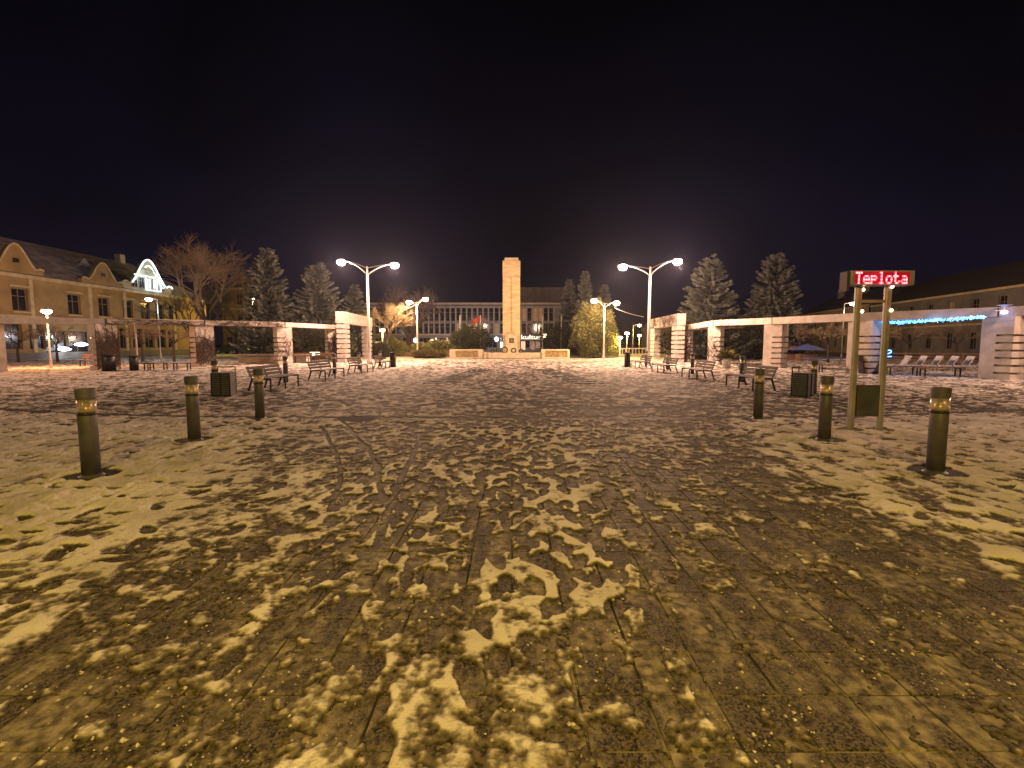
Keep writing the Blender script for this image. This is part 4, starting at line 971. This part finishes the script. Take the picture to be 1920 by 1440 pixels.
# ------------------------------------------------------------------ plants
def cards(P, D, Ln, Wd, tri=True):      # leaf shaped faces: point, direction, length, width
    n = len(P); D = D/np.maximum(np.linalg.norm(D, axis=1, keepdims=True), 1e-6)
    r = rng.normal(size=(n, 3)); Sd = np.cross(D, r); Sd /= np.maximum(np.linalg.norm(Sd, axis=1, keepdims=True), 1e-6)
    a = P; b = P+D*Ln[:, None]*.5+Sd*Wd[:, None]; c = P+D*Ln[:, None]; d = P+D*Ln[:, None]*.5-Sd*Wd[:, None]
    V = np.stack([a, b, c, d], 1).reshape(-1, 3); Q = np.arange(4*n).reshape(n, 4); return V, Q
def spruce(px, ptop, Y, r, label, m='spruce', dense=1., zb=.5):
    x = gx(px, Y); h = hz(ptop, Y); t = thing('spruce_tree', label, 'tree', (x, Y, 0), 0, 'conifers round the plaza')
    MB().tube([(0, 0, 0), (.05, 0, h*.5), (0, 0, h*.97)], [.2, .12, .02], 8).build('trunk', M['bark'], t, True)
    P, Dn, Ls, Ws = [], [], [], []; lim = MB(); z = zb
    while z < h-.25:
        u = (z-zb)/(h-zb); L0 = r*(1-u)**.72+.12; nbr = max(5, int(10*(1-u*.5))); ph = rng.uniform(0, 6)
        for k in range(nbr):
            a = ph+2*PI*k/nbr+rng.normal(0, .18); L_ = L0*rng.uniform(.68, 1.16); ca, sa = math.cos(a), math.sin(a); zz0 = z+rng.normal(0, .12)
            up = .30 if u > .7 else .05
            pts = [(ca*L_*q, sa*L_*q, zz0+L_*(up*q-.34*q*(1-q)*(1-u)-.05*q+.16*q**3)) for q in (0, .35, .7, 1)]
            lim.tube(pts, [.03, .022, .014, .006], 3, False)
            n = int(L_*64*dense)+14; q = rng.random(n)**.65; 
            base = np.stack([ca*L_*q, sa*L_*q, zz0+L_*(up*q-.34*q*(1-q)*(1-u)-.05*q+.16*q**3)], 1)
            sd = rng.choice([-1, 1], n)*rng.uniform(.3, 1, n); spread = L_*.30*(1-q*.75)*sd
            base[:, 0] += -sa*spread*.6; base[:, 1] += ca*spread*.6; base[:, 2] -= np.abs(spread)*.12
            D_ = np.stack([ca*.8-sa*sd, sa*.8+ca*sd, rng.normal(-.30, .25, n)], 1)
            P.append(base); Dn.append(D_); Ls.append(rng.uniform(.18, .42, n)); Ws.append(rng.uniform(.03, .075, n))
        z += .27+.10*(1-u)
    V, Q = cards(np.concatenate(P), np.concatenate(Dn), np.concatenate(Ls), np.concatenate(Ws))
    link('crown', npmesh('crown', V, Q), M[m], t); lim.build('limbs', M['bark'], t)
def bare_tree(x, Y, h, spread, label, seed, trunk=.2, fork=.3, depth=6, m='twig', group='bare winter trees', lean=0., ball=None, name='bare_tree'):
    r = random.Random(seed); t = thing(name, label, 'tree', (x, Y, 0), 0, group); tr = MB(); cr_ = MB(); 
    def grow(p, d, L_, rad, k):
        seg = 3 if k < 3 else 2; pts = [p]; 
        for i in range(seg):
            d = (d+Vector((r.gauss(0, .16), r.gauss(0, .16), r.gauss(0, .10)+.03))).normalized(); p = p+d*(L_/seg); pts.append(p)
        rs = [rad*(1-.35*i/seg) for i in range(seg+1)]
        (tr if k < 2 else cr_).tube(pts, rs, 7 if k < 2 else (4 if k < 4 else 3), False)
        if k >= depth: return
        nchild = r.choice([2, 3, 3]) if k < depth-2 else 5
        for c in range(nchild):
            ax = Vector((r.gauss(0, 1), r.gauss(0, 1), r.gauss(0, .6))).normalized(); nd = (d+ax*r.uniform(.45, .9)*(spread)).normalized()
            if nd.z < -.15: nd.z *= -.4
            at_ = pts[-1] if c < 2 else pts[-2]
            grow(at_, nd, L_*r.uniform(.62, .84), max(rad*.60, .008), k+1)
    L0 = (h*fork); tr.tube([(0, 0, 0), (lean*.5, 0, L0*.5), (lean, 0, L0)], [trunk*1.25, trunk, trunk*.85], 9)
    for c in range(4):
        a = 2*PI*c/4+r.uniform(0, 1); grow(Vector((lean, 0, L0-.05)), Vector((math.cos(a)*spread*.8, math.sin(a)*spread*.8, 1)).normalized(), (h-L0)*.36, trunk*.62, 1)
    tr.build('trunk', M['bark'], t, True); cr_.build('crown', M[m], t)
def bush(name, label, x, Y, rx, ry, h, m, n, cat='shrub', leaf=(.08, .16), z0=0., group=None, cone=0.):
    t = thing(name, label, cat, (x, Y, 0), 0, group)
    MB().tube([(0, 0, 0), (0, 0, h*.6)], [.07, .03], 6).tube([(0, 0, .1), (rx*.4, 0, h*.5)], [.04, .02], 5).tube([(0, 0, .1), (-rx*.4, .1, h*.5)], [.04, .02], 5).build('stem', M['bark'], t)
    d = rng.normal(size=(n, 3)); d /= np.linalg.norm(d, axis=1, keepdims=True); rad = rng.random(n)**.28
    lump = 1+.20*np.sin(d[:, 0]*7+x)*np.cos(d[:, 2]*6+Y)+.12*np.sin(d[:, 1]*11+d[:, 2]*9)
    zc = d[:, 2]*rad*lump; sc_ = np.clip(1-cone*(zc*.5+.5), .12, 1)
    P = np.stack([d[:, 0]*rx*rad*lump*sc_, d[:, 1]*ry*rad*lump*sc_, z0+h*(zc*.5+.5)], 1); P[:, 2] = np.maximum(P[:, 2], .03)
    D_ = d+rng.normal(0, .5, (n, 3))+np.array([0, 0, .5]); V, Q = cards(P, D_, rng.uniform(*leaf, n)*1.3, rng.uniform(*leaf, n)*.28)
    link('foliage', npmesh('foliage', V, Q), M[m], t)
    return t
spruce(508, 462, 50, 3.2, 'tall dark spruce behind the left pergola, tallest there')
spruce(600, 488, 52, 3.7, 'broad spruce behind the left gateway, right of the tallest one')
spruce(668, 532, 62, 2.6, 'dim spruce behind the tall left lamp')
spruce(1325, 478, 48, 3.9, 'grey green spruce right of the tall right lamp')
spruce(1446, 473, 48, 3.7, 'grey green spruce left of the temperature sign, behind the pergola')
spruce(1096, 505, 66, 1.9, 'slender dark conifer rising behind the thuja')
spruce(1066, 522, 70, 2.2, 'dim conifer left of the slender one, by the culture house')
spruce(1132, 530, 72, 2.0, 'dim conifer behind the right small twin lamp')
bare_tree(gx(398, 54), 54, hz(462, 54), 1.05, 'large frosty bare tree left of the spruces', 5, .32, .26, 7)
bare_tree(gx(445, 62), 62, hz(520, 62), .9, 'bare tree before the yellow house', 6, .22, .25, 6, m='ochleaf')
bare_tree(gx(360, 60), 60, hz(545, 60), .9, 'lower bare tree beside the gable house', 16, .2, .25, 6, m='ochleaf')
bare_tree(gx(763, 68), 68, hz(535, 68), .95, 'old bare tree with thick dark trunk left of the monument', 8, .5, .24, 6, lean=.6, m='bark')
bare_tree(gx(726, 56), 56, hz(570, 56), .7, 'bare young tree glowing beside the yellow lamp', 9, .12, .3, 6)
for k, (px, Y, l) in enumerate(((35, 40, 'leftmost round headed bare tree by the shop'), (108, 40, 'round headed bare tree behind the orange lamp pole'), (268, 41, 'round headed bare tree right of the thin pole'), (327, 41, 'round headed bare tree left of the second vine pillar'),
                               (1552, 40, 'round headed bare tree left of the sign post'), (1700, 37, 'round headed bare tree behind the cyan lights, left'), (1790, 36, 'round headed bare tree left of the nearest right pillar'), (1500, 44, 'round headed bare tree behind the blue parasol'))):
    bare_tree(gx(px, Y), Y, 3.6, 1.15, l, 40+k, .09, .42, 5, group='small round headed trees', name='globe_tree')
bush('thuja', 'huge broad thuja right of the monument glowing yellow on its right', gx(1112, 54), 54, 3.0, 2.8, hz(574, 54)+.3, 'thuja', 30000, cat='tree', leaf=(.12, .24), cone=.42)
for px, Y, rx, h, m, l in ((735, 60, 1.9, 2.1, 'thuja', 'clipped bush at the foot of the yellow lamp'), (790, 59, 1.2, 1.6, 'thuja', 'small bush behind the small twin lamp pole'), (822, 58, 1.7, 1.9, 'thuja', 'spreading bush left of the relief wall'),
                           (885, 62, 2.4, 3.9, 'darkleaf', 'large dark round shrub left of the monument'), (866, 63, 1.7, 3.3, 'darkleaf', 'dark shrub partly behind the round shrub'), (800, 54, 2.2, .75, 'ochleaf', 'low brown ground hedge before the left bushes'),
                           (1395, 47, 3.5, 4.0, 'darkleaf', 'dark shrub mass filling the right pergola bay'), (1300, 47, 3.0, 3.8, 'darkleaf', 'dark shrub behind the first right pillars'), (580, 47, 4.0, 3.4, 'darkleaf', 'dark shrubs behind the brown benches'), (522, 50, 1.8, 3.0, 'darkleaf', 'dark shrub right of the white car'), (1040, 64, 2.0, 4.2, 'darkleaf', 'dark tall shrub between the right flagpoles'),
                           (706, 50, 1.4, 1.6, 'darkleaf', 'dark bush right of the left gateway'), (1470, 52, 2.4, 2.8, 'darkleaf', 'dark bush right of the third right pillar')):
    bush('bush', l, gx(px, Y), Y, rx, rx*.8, h, m, int(3500*rx), group='bushes round the plaza', leaf=(.10, .20))
x, y = spot(1382, 692); t = thing('plant_tub', 'white tub holding a leafy yellow green plant', 'planter', (x, y+1.5, 0))
MB().lathe([(.22, 0), (.30, .55), (.33, .6), (.28, .6), (.26, .5)], 16).build('tub', M['white'], t, True)
n = 420; P = rng.normal(0, .12, (n, 3))+np.array([0, 0, .65]); D_ = rng.normal(0, 1, (n, 3)); D_[:, 2] = np.abs(D_[:, 2])*.6; V, Q = cards(P, D_, rng.uniform(.25, .75, n), rng.uniform(.02, .05, n)); link('plant', npmesh('plant', V, Q), M['thuja'], t)
lamp(t, (.2, -.6, 1.3), 25, YEL, .1)

# ------------------------------------------------------------------ cafe things on the right
for k in range(6):
    Y = 28.5-.25*k; x = gx(1682+k*29, Y); t = thing('lounger', ['first white lounger right of the sign posts', 'second white lounger of the row', 'third white lounger, with brown cushion edge', 'fourth white lounger of the row', 'fifth white lounger of the row', 'last white lounger beside the nearest right pillar'][k], 'lounger', (x, Y, 0), R(-12), 'white loungers in a row')
    MB().box(-.45, .25, -.28, .28, .28, .34).build('seat', M['plastic'], t)
    MB().box(-.03, .03, -.28, .28, 0, .62, Matrix.Translation((.27, 0, .30)) @ Matrix.Rotation(R(28), 4, 'Y')).build('backrest', M['plastic'], t)
    for q in (-.4, .2): MB().bar((q, -.25, 0), (q, -.25, .28), .04).bar((q, .25, 0), (q, .25, .28), .04).build('leg_frame', M['galv'], t)
for px, Y, m, l, r_ in ((1511, 44, 'blue', 'blue parasol over a stall left of the sign', 1.6), (1480, 45, 'tan', 'tan parasol left of the blue one', 1.3)):
    x = gx(px, Y); t = thing('parasol', l, 'parasol', (x, Y, 0)); z = hz(650, Y)+.25
    MB().lathe([(r_, -.55), (r_*.5, -.22), (.04, 0)], 8, (0, 0, z)).build('canopy', M[m], t); MB().tube([(0, 0, 0), (0, 0, z)], .03, 6).build('pole', M['galv'], t)
    MB().box(-.8, .8, -.4, .4, .0, .62).build('counter', M['lightwood'], t)
x = gx(1545, 36); t = thing('cafe_table', 'low pale table with blue cover behind the backless bench', 'table', (x, 36, 0))
MB().box(-1.4, 1.4, -.4, .4, .42, .48).build('table_top', M['blue'], t); 
for q in (-1.2, 1.2): MB().bar((q, 0, 0), (q, 0, .42), .08).build('leg', M['galv'], t)
Y = 33; t = thing('terrace_fence', 'low brown terrace fence behind the white loungers', 'fence', (gx(1660, Y), Y, 0), R(-14))
for k in range(9): MB().bar((k*1.1, 0, 0), (k*1.1, 0, .95), .08).build('post', M['lightwood'], t)
for z in (.35, .6, .85): MB().box(.05, 8.75, -.02, .02, z, z+.1).build('rail', M['lightwood'], t)
Y = 40; t = thing('light_box', 'bright cream lit board above the brown benches', 'sign', (gx(591, Y), Y, 0))
MB().box(-.40, .40, -.05, .05, hz(667, Y), hz(660, Y)).build('panel', M['creamlit'], t)
for q in (-.3, .3): MB().bar((q, 0, 0), (q, 0, hz(667, Y)), .05).build('leg', M['darkmetal'], t)
x, y = spot(1622, 700); t = thing('menu_board', 'dark leaning board at the foot of the pillar behind the sign', 'board', (x-.1, y-.5, 0), R(-8))
MB().box(-.55, .45, -.02, .02, 0, .95, Matrix.Rotation(R(-14), 4, 'X')).build('panel', M['wood'], t); MB().bar((-.4, .3, 0), (-.4, .12, .8), .04).bar((.3, .3, 0), (.3, .12, .8), .04).build('prop', M['wood'], t)

# ------------------------------------------------------------------ cars
def car(x, Y, rz, m, label):
    t = thing('parked_car', label, 'car', (x, Y, 0), rz, 'cars parked behind the left pergola')
    prof = [(-2.2, .35), (-2.2, .85), (-1.9, .95), (-1.6, 1.45), (-.2, 1.52), (.55, 1.40), (1.15, .98), (2.05, .85), (2.2, .6), (2.2, .35)]
    b = MB().prism(prof, -.86, .86).build('body', M[m], t); bevel(b, .06, 2)
    for s_ in (-1, 1):
        MB().prism([(-1.65, .98), (-1.42, 1.38), (-.2, 1.44), (.48, 1.34), (.95, 1.0)], s_*.865-.006, s_*.865+.006).build('side_window', M['pane'], t)
        for q in (-1.35, 1.35):
            wv = MB(); wv.tube([(q, s_*.70, .34), (q, s_*.885, .34)], .34, 18); wh = wv.build('wheel', M['rubber'], t)
            MB().tube([(q, s_*.886, .34), (q, s_*.895, .34)], .2, 12).build('rim', M['galv'], wh)
        MB().box(2.19, 2.215, s_*.62-.15, s_*.62+.15, .62, .76).build('headlight', M['white'], t)
    MB().box(-.35, .35, -.75, .75, -.01, .01, Matrix.Translation((.88, 0, 1.2)) @ Matrix.Rotation(R(35), 4, 'Y')).build('windscreen', M['pane'], t)
car(gx(455, 76), 76, R(200), 'carwhite', 'white car parked before the yellow house'); car(gx(433, 72), 72, R(170), 'cardark', 'dark car parked left of the white car')
single_lamp(478, 668, 560, 4000, YEL, M['lampyel'], 'added unseen yellow lamp behind the tallest spruce, lighting the yellow house', Y=72)  # extra light added out of sight to brighten the cars and yellow house

# ------------------------------------------------------------------ thin volume added to give the lamps a soft halo
hm = bpy.data.materials.new('lamp_halo_haze'); hm.use_nodes = True; n = hm.node_tree.nodes; n.remove(n['Principled BSDF'])
pv = n.new('ShaderNodeVolumePrincipled'); pv.inputs['Color'].default_value = (.62, .68, 1.0, 1); pv.inputs['Density'].default_value = HAZE; pv.inputs['Anisotropy'].default_value = .75
hm.node_tree.links.new(pv.outputs[0], n['Material Output'].inputs['Volume'])
hzb = MB().box(-75, 75, -22, 128, -1.1, 17).build('haze', hm); struct(hzb, 'stuff')

# ------------------------------------------------------------------ crumbs of ice on the slush
n = 5200; cy = 1.35+6.5*rng.random(n)**1.5; cxx = rng.uniform(-1, 1, n)*(1.15*cy+.4); gate = fbm(cxx, cy, 2.2, 210, 3) > -.08; cy = cy[gate]; cxx = cxx[gate]; n = len(cy)
r_ = .003+.011*rng.random(n)**3; base = np.array([(1, 0, 0), (0, 1, 0), (-1, 0, 0), (0, -1, 0), (0, 0, .8), (0, 0, -.4)], float)
V = base[None]*r_[:, None, None]*rng.uniform(.55, 1.4, (n, 6, 1)); a = rng.uniform(0, 6.28, n); c_, s_ = np.cos(a)[:, None], np.sin(a)[:, None]
V = np.stack([V[..., 0]*c_-V[..., 1]*s_, V[..., 0]*s_+V[..., 1]*c_, V[..., 2]], -1)+np.stack([cxx, cy, np.full(n, .002)], -1)[:, None]
tri = np.array([(0, 1, 4), (1, 2, 4), (2, 3, 4), (3, 0, 4), (1, 0, 5), (2, 1, 5), (3, 2, 5), (0, 3, 5)]); Q = (tri[None]+np.arange(n)[:, None, None]*6).reshape(-1, 3)
struct(link('ice_crumbs', npmesh('ice_crumbs', V.reshape(-1, 3), Q), mat('dirty_ice', (.62, .57, .48), .45, col2=(.30, .26, .20), scale=30)), 'stuff')

# ------------------------------------------------------------------ litter
x, y = spot(964, 850); t = MB(); 
t.v = [(-.09, -.03, .012), (-.02, -.05, .05), (.05, -.03, .02), (.10, .02, .045), (.02, .05, .02), (-.07, .04, .05)]; t.f = [(0, 1, 5), (1, 4, 5), (1, 2, 4), (2, 3, 4)]
o = t.build('litter', M['litter']); o.location = (x, y, .035); o.scale = (1.7, 1.3, 1.8); tag(o, 'crumpled red and white wrapper lying on the trampled snow', 'litter'); o.modifiers.new('thickness', 'SOLIDIFY').thickness = .004
